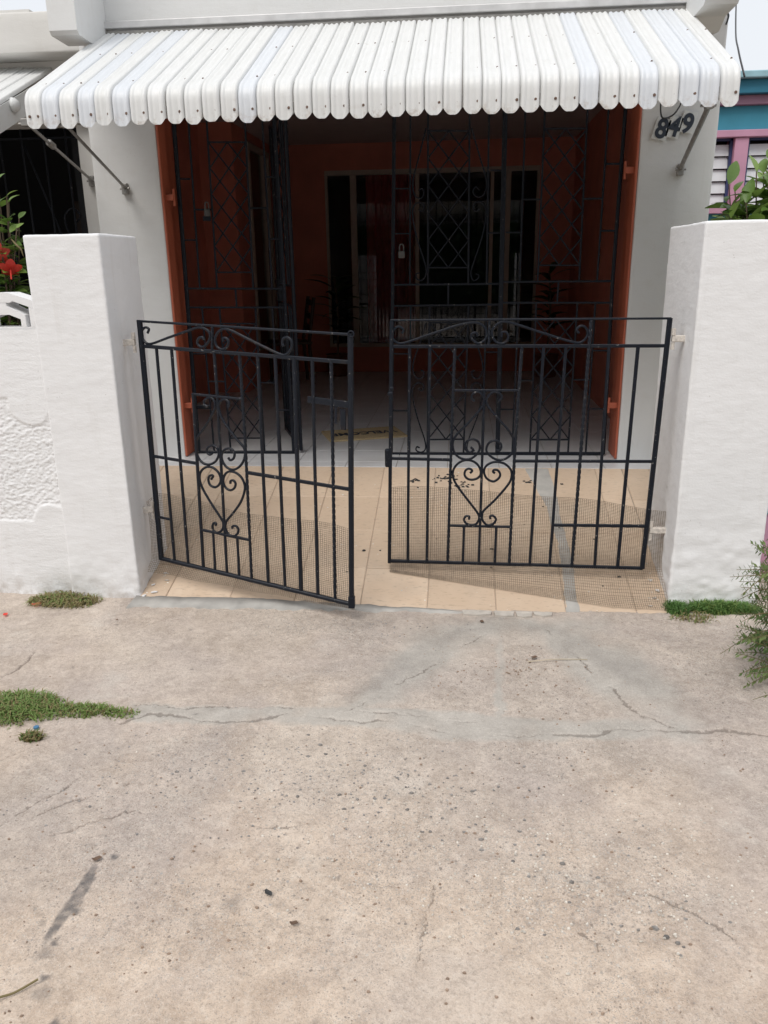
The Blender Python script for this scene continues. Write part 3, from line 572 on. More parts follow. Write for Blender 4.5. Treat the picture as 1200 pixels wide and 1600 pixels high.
GROUND=dict(
 crackA=[(-1.861,3.341),(-1.84,3.202),(-1.873,3.134),(-1.828,2.921),(-1.837,2.808),(-1.858,2.701)],
 seam=[(-1.222,2.461),(-1.146,2.519),(-1.02,2.509),(-0.894,2.496),(-0.727,2.503),(-0.64,2.543),(-0.544,2.545),(-0.351,2.528),(-0.258,2.543),(-0.163,2.524),(-0.023,2.479),(0.112,2.468),(0.338,2.492),(0.437,2.482),(0.544,2.53),(0.769,2.545),(0.951,2.565),(1.113,2.528)],
 seam2=[(-1.214,2.596),(-0.995,2.583),(-0.802,2.604),(-0.626,2.589),(-0.408,2.594),(-0.167,2.584),(0.069,2.548)],
 crackB=[(-0.395,2.591),(-0.298,2.703),(-0.201,2.853),(-0.147,2.914),(-0.058,3.031),(0.023,3.154),(0.182,3.322)],
 crackC=[(0.413,3.336),(0.467,3.193),(0.518,3.066),(0.553,2.948),(0.601,2.858),(0.64,2.74),(0.69,2.64),(0.773,2.561)],
 crackD=[(-1.347,1.864),(-1.275,1.956),(-1.171,2.04),(-1.033,2.115)],
 crackE=[(-1.372,1.89),(-1.319,1.998),(-1.258,2.066),(-1.218,2.188)],
 crackF=[(-1.186,1.861),(-1.097,1.924),(-0.997,1.976),(-0.887,2.008),(-0.805,2.005),(-0.693,1.968),(-0.511,1.947),(-0.363,1.992)],
 crackG=[(-0.044,1.755),(-0.048,1.687),(-0.063,1.622),(-0.08,1.541),(-0.085,1.484)],
 crackH=[(0.31,1.629),(0.345,1.602),(0.359,1.565)],
 crackI=[(0.469,1.759),(0.554,1.736),(0.621,1.684),(0.694,1.619),(0.779,1.603)],
 crackJ=[(-1.542,2.202),(-1.49,2.273)],
 crackK=[(-1.26,2.584),(-1.291,2.789)],
 streak=[(-1.003,1.761),(-0.997,1.649),(-1.006,1.561),(-1.017,1.473)],
 strip=[(0.214,3.511),(0.159,2.512)],
 patch=[(-0.21,3.299),(0.173,3.459),(0.412,3.472),(0.704,3.454),(0.837,3.03),(0.873,2.601),(0.658,2.546),(0.559,2.907),(0.466,3.181),(0.248,3.229),(-0.031,2.976),(-0.22,2.661),(-0.355,2.562),(-0.412,2.625)],
 band=[(-1.243,2.603),(-0.749,2.59),(-0.363,2.629),(0.093,2.614),(0.441,2.594),(0.815,2.64),(0.778,2.494),(0.334,2.452),(-0.023,2.439),(-0.348,2.499),(-0.723,2.486),(-1.198,2.463)],
 bottomband=[(-1.571,3.409),(0.971,3.484)],
)
# ------------------------------------------------------------------ ground and pavement
FLOOR=.35; RAMP_Y0=3.515; RAMP_Y1=4.958; RK=math.tan(R(14))
def ramp_z(y): return FLOOR-RK*(RAMP_Y1-y)
def polydist(P,line):
    d=np.full(len(P),9.)
    for a,b in zip(line[:-1],line[1:]):
        a=np.array(a);b=np.array(b);e=b-a;t=np.clip(((P-a)@e)/(e@e),0,1); d=np.minimum(d,np.linalg.norm(P-a-t[:,None]*e,axis=1))
    return d
def inpoly(P,poly):
    c=np.zeros(len(P),bool); n=len(poly)
    for i in range(n):
        x1,y1=poly[i];x2,y2=poly[(i+1)%n]
        k=((y1>P[:,1])!=(y2>P[:,1]))&(P[:,0]<(x2-x1)*(P[:,1]-y1)/((y2-y1)+1e-12)+x1); c^=k
    return c
def softpoly(P,poly,w):
    d=polydist(P,list(poly)+[poly[0]]); s=np.where(inpoly(P,poly),d,-d); return np.clip(s/w+.5,0,1)
def pavement():
    xs=np.arange(-2.75,2.0,.0052); ys=np.arange(.95,3.66,.0052)
    X,Y=np.meshgrid(xs,ys,indexing='ij'); P=np.stack([X.ravel(),Y.ravel()],1); P3=np.c_[P,np.zeros(len(P))]
    wob=np.stack([vn2(P3,11,1,4,.6),vn2(P3,11,2,4,.6)],1)*.024+np.stack([vn2(P3,70,3,2),vn2(P3,70,4,2)],1)*.009
    Q=P+wob; z=vn2(P3,1.3,5,3)*.006+vn2(P3,9,6,3)*.0022
    patch=np.maximum(softpoly(P+wob*2,GROUND['patch'],.16)*.85,softpoly(Q,GROUND['band'],.035))
    for n,wd in(('crackC',.10),('crackB',.06),('strip',.02)): patch=np.maximum(patch,np.clip(1.3-polydist(Q,GROUND[n])/wd,0,1)*.9)
    patch*=np.clip(.75+vn2(P3,5,8,3)*.7,0,1)
    crack=np.zeros(len(P)); dep=np.zeros(len(P))
    wid=dict(crackA=.0045,seam=.0055,seam2=.003,crackB=.003,crackC=.0045,crackD=.0025,crackE=.0025,crackF=.003,crackG=.0028,crackH=.0035,crackI=.0026,crackJ=.003,crackK=.0018)
    for n,wd in wid.items():
        line=GROUND[n]; d=polydist(Q,line); br=np.clip(.72+vn2(P3,8,20+len(n)+ord(n[-1])%7,3)*1.2,.0,1.2); k=np.clip(1.5-d/(wd*(.4+br)),0,1)*np.clip(br*1.2,0,1); crack=np.maximum(crack,k); dep=np.maximum(dep,k)
        if n in('seam','crackF','crackC','crackI'):       # one lip stands a little higher than the other
            z+=np.clip(1-d/.10,0,1)*.002
    rough=np.clip(.25+vn2(P3,1.1,30,3)*.6+vn2(P3,4,31,4,.6)*.5,0,1)
    for cx,cy,r,a in((-.55,3.28,.33,.7),(.0,2.95,.25,.5),(-.65,2.2,.45,.5),(.15,1.95,.5,.55),(.35,1.72,.35,.6),(-.2,1.95,.25,.5),(-1.6,3.2,.4,.25)):
        rough=np.maximum(rough,np.clip(.8+vn2(P3,5,33,4,.6)*1.2,0,1.4)*a*1.5*np.exp(-(((P[:,0]-cx)/r)**2+((P[:,1]-cy)/(r*.6))**2)))
    rough=np.clip(rough-patch*.6,0,1)
    warm=np.clip(.45-.30*np.clip((P[:,0]-.1)/.5,-.6,1)+vn2(P3,.9,40,4,.6)*1.1+np.clip((2.0-P[:,1])/.8,-.65,.5)-np.exp(-(((P[:,0]+1.35)/.5)**2+((P[:,1]-1.95)/.3)**2))*.8,0,1)
    # black tyre-like scuff and a few dark spots
    ln=GROUND['streak']; a=np.array(ln[0]);b=np.array(ln[-1]); e=b-a; t=np.clip(((P-a)@e)/(e@e),0,1); d=polydist(P+wob*.5,ln)
    nrm_=np.array([-e[1],e[0]])/np.linalg.norm(e); sd_=(P+wob*.3-a)@nrm_; hw_=.004+.020*np.clip(np.sin(np.pi*np.clip(t*1.02,0,1)),0,1)**.8*(1-.45*t); stain=np.clip((hw_-np.abs(sd_-hw_*.5))/.004+.5,0,1)*np.clip(.85+vn2(P3,60,50,3)*.7,0,1)*np.clip(.55+np.sin(np.pi*t),0,1)*(t>0.01)*(t<.99)
    for c,r,k in [((-.957,1.796),.010,.9),((-.985,1.692),.012,.8),((-.974,1.598),.012,.95),((-.98,1.617),.007,.6),((-.999,1.492),.010,.95),((-.949,1.397),.010,.95),((-.881,1.274),.010,.95),((-1.05,1.55),.010,.5),((-1.0,1.46),.016,.4),((-.94,1.35),.018,.45),((-.58,1.65),.02,.35)]:
        stain=np.maximum(stain,np.clip(1.7-np.linalg.norm(Q-np.array(c),axis=1)/r,0,1)*k)
    for _ in range(45):
        c=np.array([RNG.uniform(-2.2,1.6),RNG.uniform(1.15,3.3)]); r=RNG.uniform(.003,.008); stain=np.maximum(stain,np.clip(1.6-np.linalg.norm(Q-c,axis=1)/r,0,1)*RNG.uniform(.4,.95))
    for cx,cy,rx,ry,k in((.62,3.22,.22,.10,.30),(.1,3.36,.5,.07,.26),(.78,2.95,.10,.25,.22),(-.45,3.36,.2,.06,.2),(1.35,2.95,.2,.35,.14)):
        stain=np.maximum(stain,k*np.exp(-(((P[:,0]-cx)/rx)**2+((P[:,1]-cy)/ry)**2))*np.clip(.8+vn2(P3,6,60,3)*.6,0,1))
    for ln_,wd_,k_ in (([(.20,3.46),(-.05,3.2),(-.42,2.68)],.055,.26),([(.42,3.42),(.66,3.05),(.98,2.66)],.085,.30),([(-.30,3.42),(.62,3.44)],.045,.24),([(.95,3.3),(1.12,2.9)],.07,.16)):
        stain=np.maximum(stain,k_*np.exp(-(polydist(P+wob*2.5,ln_)/wd_)**2)*np.clip(.75+vn2(P3,7,61,4,.6)*1.1,0,1.3))
    z-=dep*.006; z+=(vn2(P3,60,7,2)*.0016+np.clip(vn2(P3,85,9,1)-.35,0,1)*.004)*(.35+rough)*(1-patch*.7)
    z+=patch*.003
    z-=np.clip((P[:,1]-3.55)/.1,0,1)*.004
    V=np.c_[P,z]; _,F=grid(len(xs),len(ys),V)
    me=bpy.data.meshes.new('pavement'); me.vertices.add(len(V)); me.vertices.foreach_set('co',V.ravel().astype(np.float32))
    me.loops.add(F.size); me.loops.foreach_set('vertex_index',F.ravel().astype(np.int32)); me.polygons.add(len(F)); me.polygons.foreach_set('loop_start',np.arange(0,F.size,4,dtype=np.int32))
    me.update(calc_edges=True); me.polygons.foreach_set('use_smooth',[True]*len(F)); me.materials.append(M['concrete'])
    for n,a in(('patch',patch),('crack',crack),('rough',rough),('stain',stain),('warm',warm)):
        at=me.attributes.new(n,'FLOAT','POINT'); at.data.foreach_set('value',a.astype(np.float32))
    setp(link('pavement',me),kind='structure')
pavement()
def ring(name,x0,x1,y0,y1,hole,z,mat):
    hx0,hx1,hy0,hy1=hole
    V=[(x0,y0,z),(x1,y0,z),(x1,y1,z),(x0,y1,z),(hx0,hy0,z),(hx1,hy0,z),(hx1,hy1,z),(hx0,hy1,z)]
    return mesh(name,(V,[(0,1,5,4),(1,2,6,5),(2,3,7,6),(3,0,4,7)]),mat,kind='structure')
ring('ground',-300,300,-300,600,(-2.74,1.99,.96,3.64),-.006,M['concrete'])
# the yard behind the front walls lies at the height of the house floor
mesh('yard_ground',join([box(-12,-2.305,3.76,5.25,-.2,.30),box(1.476,12,4.3,8.8,-.2,.30)]),M['soil'],kind='structure')
# ------------------------------------------------------------------ ramp and porch floor, tile by tile
ramp=thing('ramp','',None,kind='structure')
def wedge(x0,x1,y0,y1,dz):
    return [(x0,y0,ramp_z(y0)+dz),(x1,y0,ramp_z(y0)+dz),(x1,y1,ramp_z(y1)+dz),(x0,y1,ramp_z(y1)+dz),(x0,y0,-.1),(x1,y0,-.1),(x1,y1,-.1),(x0,y1,-.1)],[(0,1,2,3),(0,4,5,1),(1,5,6,2),(2,6,7,3),(3,7,4,0)]
mesh('ramp_base',join([wedge(-1.605,1.03,RAMP_Y0+.004,RAMP_Y1,-.0045),wedge(-2.30,-1.606,4.035,RAMP_Y1,-.0045),wedge(1.031,1.46,4.24,RAMP_Y1,-.0045)]),M['grout'],ramp)
def tile_mesh(w,d,h,b=.0035):
    V=[(-w/2+b,-d/2+b,h),(w/2-b,-d/2+b,h),(w/2-b,d/2-b,h),(-w/2+b,d/2-b,h),(-w/2,-d/2,h-b),(w/2,-d/2,h-b),(w/2,d/2,h-b),(-w/2,d/2,h-b),(-w/2,-d/2,-.002),(w/2,-d/2,-.002),(w/2,d/2,-.002),(-w/2,d/2,-.002)]
    F=[(0,1,2,3)]+[(i,4+i,4+(i+1)%4,(i+1)%4) for i in range(4)]+[(4+i,8+i,8+(i+1)%4,4+(i+1)%4) for i in range(4)]
    return V,F
cols=[-1.60,-1.463,-1.132,-.802,-.470,-.140,.193,.525,.856,1.02]
slope=R(14); c14=math.cos(slope); srow=[0,.385,.755,1.125,(RAMP_Y1-RAMP_Y0)/c14]; cache={}
spans=[(a,b,s0,s1) for a,b in zip(cols[:-1],cols[1:]) for s0,s1 in zip(srow[:-1],srow[1:])]
sl_=(RAMP_Y1-4.04)/c14; sr_=(RAMP_Y1-4.245)/c14
spans+=[(a,b,s0,s1) for a,b in((-2.29,-1.935),(-1.935,-1.603)) for s0,s1 in((0,.385),(.385,.755),(.755,sl_))]+[(1.023,1.187,0,.385),(1.023,1.187,.385,sr_),(1.187,1.455,0,.385),(1.187,1.455,.385,sr_)]
for a,b,s0,s1 in spans:
    if True:
        w_,d_=round(b-a-.0026,4),round(s1-s0-.0026,4)
        if (w_,d_) not in cache: cache[(w_,d_)]=data('ramp_tile',*tile_mesh(w_,d_,.004),M['tan'])
        sm=(s0+s1)/2; y=RAMP_Y1-sm*c14
        link('ramp_tile',cache[(w_,d_)],ramp,((a+b)/2,y,ramp_z(y)-.0035+RNG.uniform(-.0008,.0012)),(slope+RNG.uniform(-.003,.003),RNG.uniform(-.004,.004),0))
# cement repairs on the ramp: thick nosing along its foot and a filled trench
def ragged_strip(pts_lo,pts_hi,z_lo,z_hi,n=70,seed=0,thick=.02):
    V=[];F=[];T=np.linspace(0,1,n)
    def samp(pts,t):
        xs=[p[0] for p in pts]; x=xs[0]+(xs[-1]-xs[0])*t; return x,float(np.interp(x,xs,[p[1] for p in pts]))
    for i,t in enumerate(T):
        x,y=samp(pts_lo,t); x2,y2=samp(pts_hi,t)
        y+=float(vnoise([[x*1.0,0,seed]],13,seed,5,.65)[0])*.042; y2+=float(vnoise([[x,3,seed]],16,seed+1,3)[0])*.012
        V+= [(x,y-.004,-.02),(x,y,z_lo(y)),(x2,y2,z_hi(y2)),(x2,y2+.004,z_hi(y2)-.02)]
    for i in range(n-1):
        for j in range(3): F.append((4*i+j,4*i+4+j,4*i+5+j,4*i+1+j))
    return V,F
nose=ragged_strip([(-1.615,3.485),(-1.0,3.485),(-.5,3.5),(.02,3.5),(.06,3.512)],[(-1.615,3.585),(-1.2,3.59),(-.9,3.585),(-.45,3.56),(0,3.53),(.06,3.522)],lambda y:.008,lambda y:ramp_z(y)+.006,90,3)
mesh('cement_nosing',nose,M['cement'],ramp,True)
V=[];F=[];ctr=[(.56,3.53),(.56,3.7),(.572,3.885),(.572,4.1),(.555,4.44),(.53,4.7),(.50,4.90)]; wd=[.034,.032,.033,.03,.036,.06,.085]
ys=np.linspace(3.522,4.945,80)
for i,y in enumerate(ys):
    cx=np.interp(y,[p[1] for p in ctr],[p[0] for p in ctr]); hw=np.interp(y,[p[1] for p in ctr],wd); n1,n2=vnoise([[y,0,0],[y,5,0]],20,9,2)*.010
    z=ramp_z(y); V+=[(cx-hw+n1,y,z-.003),(cx-hw*.8+n1,y,z+.0028),(cx+hw*.8+n2,y,z+.0028),(cx+hw+n2,y,z-.003)]
for i in range(79):
    for j in range(3): F.append((4*i+j,4*i+j+1,4*i+j+5,4*i+j+4))
mesh('cement_strip',(V,F),M['cement'],ramp,True)
# broken pieces of pale tile bedded under the ramp's edge
chipm=plain('pale_stone_chip',(.50,.46,.41),.85,0,.15,30,.3)
for x0,x1,dp in((.03,.17,.045),(.18,.275,.05),(.283,.36,.055),(.365,.455,.040)):
    k=4; P=[(x0,3.518),(x1,3.518),(x1-.006,3.518-dp+RNG.uniform(0,.012)),((x0+x1)/2,3.518-dp-.006),(x0+.004,3.518-dp+RNG.uniform(0,.012))]
    V=[(x,y,.009) for x,y in P]+[(x,y,-.02) for x,y in P]; F=[(0,1,2,3,4)[::-1]]+[(i,(i+1)%5,5+(i+1)%5,5+i) for i in range(5)]
    mesh('tile_chip',(V,F),chipm,ramp)
floor=thing('porch_floor','',None,kind='structure')
mesh('floor_base',join([box(-2.56,1.27,RAMP_Y1+.002,9.72,.0,FLOOR-.006),box(-2.30,-1.6,RAMP_Y1-.0,5.2,.0,FLOOR-.006),box(1.02,1.46,RAMP_Y1,5.2,0,FLOOR-.006)]),M['grout'],floor)
fx=[-1.06-.3308*k for k in range(5,0,-1)]+[-1.06+.3308*k for k in range(0,8)]; fx=[x for x in fx if x>-2.55]; fx=[-2.55]+fx+[1.26] if fx[-1]<1.2 else [-2.55]+fx
fx=sorted(set(round(min(x,1.265),4) for x in fx)); fy=[RAMP_Y1]+[5.095+.3308*k for k in range(0,14)]+[9.70]; cache={}
for a,b in zip(fx[:-1],fx[1:]):
    for c,d in zip(fy[:-1],fy[1:]):
        if b-a<.02 or d-c<.02: continue
        w_,d_=round(b-a-.0035,4),round(d-c-.0035,4)
        if (w_,d_) not in cache: cache[(w_,d_)]=data('floor_tile',*tile_mesh(w_,d_,.004,.002),M['white_tile'])
        link('floor_tile',cache[(w_,d_)],floor,((a+b)/2,(c+d)/2,FLOOR-.004+RNG.uniform(-.0004,.0004)))
# ------------------------------------------------------------------ the house
house=thing('house','white rendered house front with orange lined porch and number 849','house',(0,5.2,FLOOR))
def wall_disp(amp,seed):
    return lambda P,N: vnoise(P,2.2,seed,3)*amp+vnoise(P,11,seed+1,3)*amp*.35
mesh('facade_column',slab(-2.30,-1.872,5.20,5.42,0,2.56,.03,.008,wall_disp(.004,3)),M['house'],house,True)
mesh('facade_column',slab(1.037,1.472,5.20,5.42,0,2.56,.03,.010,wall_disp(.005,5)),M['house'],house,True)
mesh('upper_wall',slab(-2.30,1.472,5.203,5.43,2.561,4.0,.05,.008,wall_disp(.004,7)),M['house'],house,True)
def jamb(x0,x1): return rbox(x0,x1,5.198,5.44,FLOOR+.004,2.556,.006)
mesh('door_jamb',jamb(-1.872,-1.856),M['orange'],house); mesh('door_jamb',jamb(1.022,1.037),M['orange'],house)
def beam_end(x0,x1,y0,zf,zw):
    V=[];sec=[(y0,4.0),(y0,zf+.02),(y0+.02,zf),(y0+.22,zf-.005),(y0+.32,zw-.01),(5.202,zw),(5.202,4.0)]
    for x in(x0,x1): V+=[(x,y,z) for y,z in sec]
    n=len(sec); F=[tuple(range(n)),tuple(range(2*n-1,n-1,-1))]+[(i,i+n,(i+1)%n+n,(i+1)%n) for i in range(n)]
    return V,F
mesh('roof_beam',beam_end(-2.275,-2.115,4.79,2.835,2.90),M['house'],house)
mesh('roof_beam',beam_end(1.23,1.40,4.79,2.845,2.80),M['house'],house)
mesh('ceiling',box(-2.56,1.27,5.43,9.72,2.90,2.95),M['ceiling'],house)
mesh('roof_slab',box(-2.62,1.472,5.2,12.5,4.001,4.12),M['house'],house)
mesh('side_wall',box(1.25,1.47,5.421,9.9,.02,2.95),M['orange_dull'],house)
mesh('side_wall',box(-2.60,-2.50,5.73,8.07,.02,2.95),M['orange_dull'],house)
mesh('return_wall',box(-2.62,-2.17,8.07,8.25,.02,2.95),M['orange_dull'],house)
# recessed side wall with its own window, then the back wall pierced by two windows
mesh('side_wall',join([box(-2.33,-2.17,8.251,8.62,.02,2.95),box(-2.33,-2.17,9.52,9.70,.02,2.95),box(-2.33,-2.17,8.62,9.52,2.82,2.95),box(-2.33,-2.17,8.62,9.52,.02,.75)]),M['orange_dull'],house)
W0,W1,WZ0,WZ1=-1.56,.875,.645,2.62
mesh('back_wall',join([box(-2.33,W0,9.70,9.86,.02,2.95),box(W1,1.25,9.70,9.86,.02,2.95),box(W0,W1,9.70,9.86,WZ1,2.95),box(W0,W1,9.70,9.86,.02,WZ0)]),M['orange_dull'],house)
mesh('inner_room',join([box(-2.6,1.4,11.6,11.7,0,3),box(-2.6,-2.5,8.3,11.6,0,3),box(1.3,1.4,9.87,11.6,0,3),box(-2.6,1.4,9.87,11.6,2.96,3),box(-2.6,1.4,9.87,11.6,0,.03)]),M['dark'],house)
def window_bars(parent,xs,z0,z1,y,ax='x'):
    for x,wd in xs:
        b=rbox(x-wd/2,x+wd/2,y,y+.05,z0,z1,.004,1); mesh('mullion',b,M['alu'],parent)
win=mesh('window',join([box(W0,W1,9.705,9.775,WZ1-.05,WZ1),box(W0,W1,9.70,9.78,WZ0,WZ0+.04),box(W0,W0+.03,9.705,9.775,WZ0+.04,WZ1-.05),box(W1-.03,W1,9.705,9.775,WZ0+.04,WZ1-.05)]),M['alu'],house)
window_bars(win,[(-1.235,.07),(-.50,.045),(.347,.04),(.52,.075)],WZ0+.04,WZ1-.05,9.71)
for a,b in((-1.53,-1.27),(-1.20,-.525),(-.48,.327),(.367,.482),(.557,.845)):
    mesh('pane',box(a,b,9.738,9.744,WZ0+.04,WZ1-.05),M['glass'],win)
# curtain with folds behind the second pane
xs=np.linspace(-1.10,-.52,90); V=[];F=[]
for x in xs:
    d=9.80+.025*math.sin(x*62)+.012*math.sin(x*131); V+=[(x,d,WZ0),(x,d,WZ1)]
F=[(2*i,2*i+2,2*i+3,2*i+1) for i in range(89)]
mesh('curtain',(V,F),M['curtain'],house,True)
sw=mesh('window',join([box(-2.20,-2.15,8.60,9.54,2.74,2.80),box(-2.20,-2.15,9.47,9.54,.75,2.74),box(-2.20,-2.15,8.60,8.65,.75,2.74),box(-2.20,-2.15,8.60,9.54,.72,.76)]),M['alu'],house)
mesh('pane',box(-2.186,-2.180,8.65,9.47,.76,2.74),M['glass'],sw)
mesh('mullion',box(-2.20,-2.152,9.24,9.29,.76,2.74),M['alu'],sw)
mesh('downpipe',tube([(-2.13,9.58,.36),(-2.13,9.58,2.88)],.022,10),M['alu'],house,True)
# ------------------------------------------------------------------ awnings
def awning(name,label,x0,x1,n,prof,nblue,group,screws=True):
    yt,zt,yk,zk,yf,zb=prof
    t=thing(name,label,'awning',((x0+x1)/2,yt,zt),group)
    # profile: straight slope, rounded shoulder, vertical valance
    pts=[]
    for k in range(9): u=k/8; pts.append((yt+(yk-yt)*u,zt+(zk-zt)*u))
    sl=math.atan2(zt-zk,yt-yk); r=.19
    a0=math.pi/2+sl*0; m=9
    c1=(yf,zk-.035)
    d0=np.array([yk-yt,zk-zt]);d0/=np.linalg.norm(d0); p0=np.array([yk,zk]);p3=np.array([yf,zb+.10]); d1=np.array([0,-1.])
    L=np.linalg.norm(p3-p0)
    for k in range(1,m+1):
        u=k/m; b=(1-u)**3*p0+3*(1-u)**2*u*(p0+d0*L*.42)+3*(1-u)*u*u*(p3-d1*L*.42)+u**3*p3; pts.append(tuple(b))
    pts.append((yf,zb+.05)); pts.append((yf,zb))
    P=np.array(pts); tg=np.gradient(P,axis=0); tg/=np.linalg.norm(tg,axis=1)[:,None]; nm=np.stack([tg[:,1],-tg[:,0]],1)   # outward (towards street / up)
    if nm[0,1]<0: nm=-nm
    w_=(x1-x0)/n
    us=[-.0035,.0018,.005,.012,.020,.026,.033,.5*w_,w_-.033,w_-.026,w_-.020,w_-.012,w_-.0045,w_-.002]
    hs=[-.015,-.007,.004,.0078,.0078,.003,.0025,.0085,.0025,.003,.0078,.0078,.003,-.015]
    V=[];F=[];nu=len(us);npn=len(P)
    for i in range(npn):
        for u,h in zip(us,hs):
            y,z=P[i]+nm[i]*h
            if i>=npn-2:
                e=abs(2*u/w_-1); z+= .034*(min(e,1)**2.9)*(1 if i==npn-1 else .35)
            V.append((u-w_/2,y-yt,z-zt))
    for i in range(npn-1):
        for j in range(nu-1): a=i*nu+j; F.append((a,a+nu,a+nu+1,a+1))
    me={}
    for k in('awn','awn_blue'):
        me[k]=data('panel',V,F,M[k],True); 
    for i in range(n):
        o=link('panel',me['awn_blue' if i in nblue else 'awn'],t,((i+.5)*w_-(x1-x0)/2,RNG.uniform(-.003,.003),RNG.uniform(-.004,.004)),(RNG.uniform(-.003,.003),RNG.uniform(-.003,.003),RNG.uniform(-.002,.002)))
    mesh('wall_flashing',rbox(x0-.03,x1+.02,yt-.028,yt+.006,zt+.022,zt+.060,.004),M['flash'],t)
    mesh('wall_rail',box(x0,x1,yt-.02,yt+.005,zt-.03,zt+.008),M['galv'],t)
    mesh('front_rail',rbox(x0+.01,x1-.01,yf+.012,yf+.034,zb+.055,zb+.085,.003),M['galv'],t)
    for xx in(x0+.015,x1-.035):
        mesh('end_arm',sweep([(xx+.01,yf+.03,zb+.075),(xx+.01,yk+.03,zk-.025),(xx+.01,yt-.02,zt-.02)],sec_rect(.02,.02)),M['galv'],t)
    if screws:
        parts=[]
        for i in range(n):
            for row,(q,hh) in enumerate((((yf,zb+.055),.009),((yk,zk),.008),(((yt+yk)/2+.02,(zt+zk)/2+.01),.0075))):
                for u in ([.30,.78] if (i==0 and row==0) else [.78 if row==0 else .80]):
                    x=x0+(i+u)*w_+RNG.uniform(-.002,.002); nv=Vector((0,-1,0)) if row==0 else Vector((0,d0[1],-d0[0]))
                    if nv.z<0: nv=-nv
                    c=Vector((x,q[0],q[1]))+nv*.003; a=nv.orthogonal().normalized(); b=nv.cross(a); r=.0078 if row==0 else .0055
                    V=[tuple(c+(a*math.cos(k*math.pi/3)+b*math.sin(k*math.pi/3))*r) for k in range(6)]+[tuple(c+nv*hh*.6+(a*math.cos(k*math.pi/3)+b*math.sin(k*math.pi/3))*r*.7) for k in range(6)]
                    parts.append((V,[(k,(k+1)%6,6+(k+1)%6,6+k) for k in range(6)]+[tuple(range(6,12))]))
        mesh('screw',join(parts),M['screw'],t,kind='stuff')
    return t
aw=awning('awning','long white ribbed metal awning with scalloped edge over the porch opening',-2.142,1.252,38,(5.2,2.932,4.26,2.478,4.135,2.262),{1,3,5,12,30,33,35,36},'metal awnings')
def brace(parent,a,b,joint=None):
    br=mesh('brace',sweep([a,b],sec_rect(.024,.016)),M['galv'],parent)
    a=Vector(a);b=Vector(b)
    mesh('bracket',join([rbox(b.x-.018,b.x+.018,b.y-.03,b.y+.005,b.z-.035,b.z+.03,.004),tube([(b.x-.03,b.y-.018,b.z),(b.x+.03,b.y-.018,b.z)],.007,8)]),M['galv'],br)
    mesh('clamp',join([rbox(a.x-.02,a.x+.02,a.y-.02,a.y+.02,a.z-.018,a.z+.018,.004),tube([(a.x-.04,a.y,a.z-.005),(a.x+.03,a.y,a.z-.005)],.006,8)]),M['galv'],br)
brace(aw,(-1.955,4.16,2.285),(-2.096,5.197,2.075)); brace(aw,(1.13,4.16,2.275),(1.277,5.197,2.101))
# neighbour's house front on the left
nh=thing('neighbour_house','shaded white house front of the left neighbour with a dark grilled porch','house',(-3.4,5.5,.3))
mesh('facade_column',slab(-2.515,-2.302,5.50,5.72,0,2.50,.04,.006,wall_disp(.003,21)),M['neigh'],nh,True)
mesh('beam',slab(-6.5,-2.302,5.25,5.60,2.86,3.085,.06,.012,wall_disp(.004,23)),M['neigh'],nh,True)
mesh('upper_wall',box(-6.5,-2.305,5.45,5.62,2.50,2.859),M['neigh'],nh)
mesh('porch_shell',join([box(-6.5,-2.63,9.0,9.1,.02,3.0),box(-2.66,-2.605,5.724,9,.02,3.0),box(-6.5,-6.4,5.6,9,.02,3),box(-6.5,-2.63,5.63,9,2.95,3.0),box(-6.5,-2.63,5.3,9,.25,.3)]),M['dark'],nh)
mesh('roof_slab',box(-6.5,-2.63,5.3,9.4,3.086,3.11),M['neigh'],nh)
mesh('door_leaf',rbox(-4.2,-3.6,8.9,8.99,.3,2.3,.01),M['wood'],nh)
na=awning('awning','narrower shaded metal awning of the house left of the white beam end',-4.6,-2.60,22,(5.5,2.845,4.6,2.44,4.48,2.23),set(),'metal awnings',False)
V=[(-2.595,5.48,2.80),(-2.595,4.62,2.43),(-2.595,4.50,2.36),(-2.595,4.50,2.24),(-2.595,4.62,2.30),(-2.595,5.48,2.67)]; V+=[(x-.006,y,z) for x,y,z in V]
mesh('gable_plate',(V,[(0,1,4,5),(1,2,3,4),(11,10,7,6),(10,9,8,7),(0,6,7,1),(5,4,10,11),(0,5,11,6),(4,3,9,10),(1,7,8,2)]),M['awn'],na)
mesh('knob',sweep([(-2.59,4.88,2.51),(-2.575,4.88,2.51),(-2.555,4.88,2.51)],sec_circ(.042,14),taper=lambda t:1-.45*t*t),M['awn'],na,True)
brace(na,(-2.232,4.31,2.321),(-2.44,5.497,2.155)); mesh('collar',sweep([(-2.292,4.655,2.273),(-2.303,4.72,2.264)],sec_circ(.019,10)),M['galv'],na,True)
ng=thing('security_grille','dim wrought iron porch grille of the left neighbour with diagonal bars','grille',(-3.2,5.62,.3),'porch grilles')
for x in np.arange(-4.2,-2.5,.155): mesh('bar',sweep([(x,5.62,.32),(x,5.62,2.5)],sec_rect(.013,.013)),M['iron'],ng)
for z in(.4,1.35,1.48,2.44): mesh('rail',sweep([(-4.3,5.606,z),(-2.51,5.606,z)],sec_rect(.014,.012),(0,1,0)),M['iron'],ng)
mesh('diagonal_bar',sweep([(-2.95,5.63,2.4),(-2.66,5.63,1.5)],sec_rect(.012,.012)),M['iron'],ng)
mesh('scroll',sweep(catmull([(-2.66,5.64,1.9),(-2.62,5.64,1.95),(-2.67,5.64,2.0),(-2.73,5.64,1.95),(-2.72,5.64,1.85),(-2.63,5.64,1.6)]),sec_rect(.012,.012),(0,1,0)),M['iron'],ng)
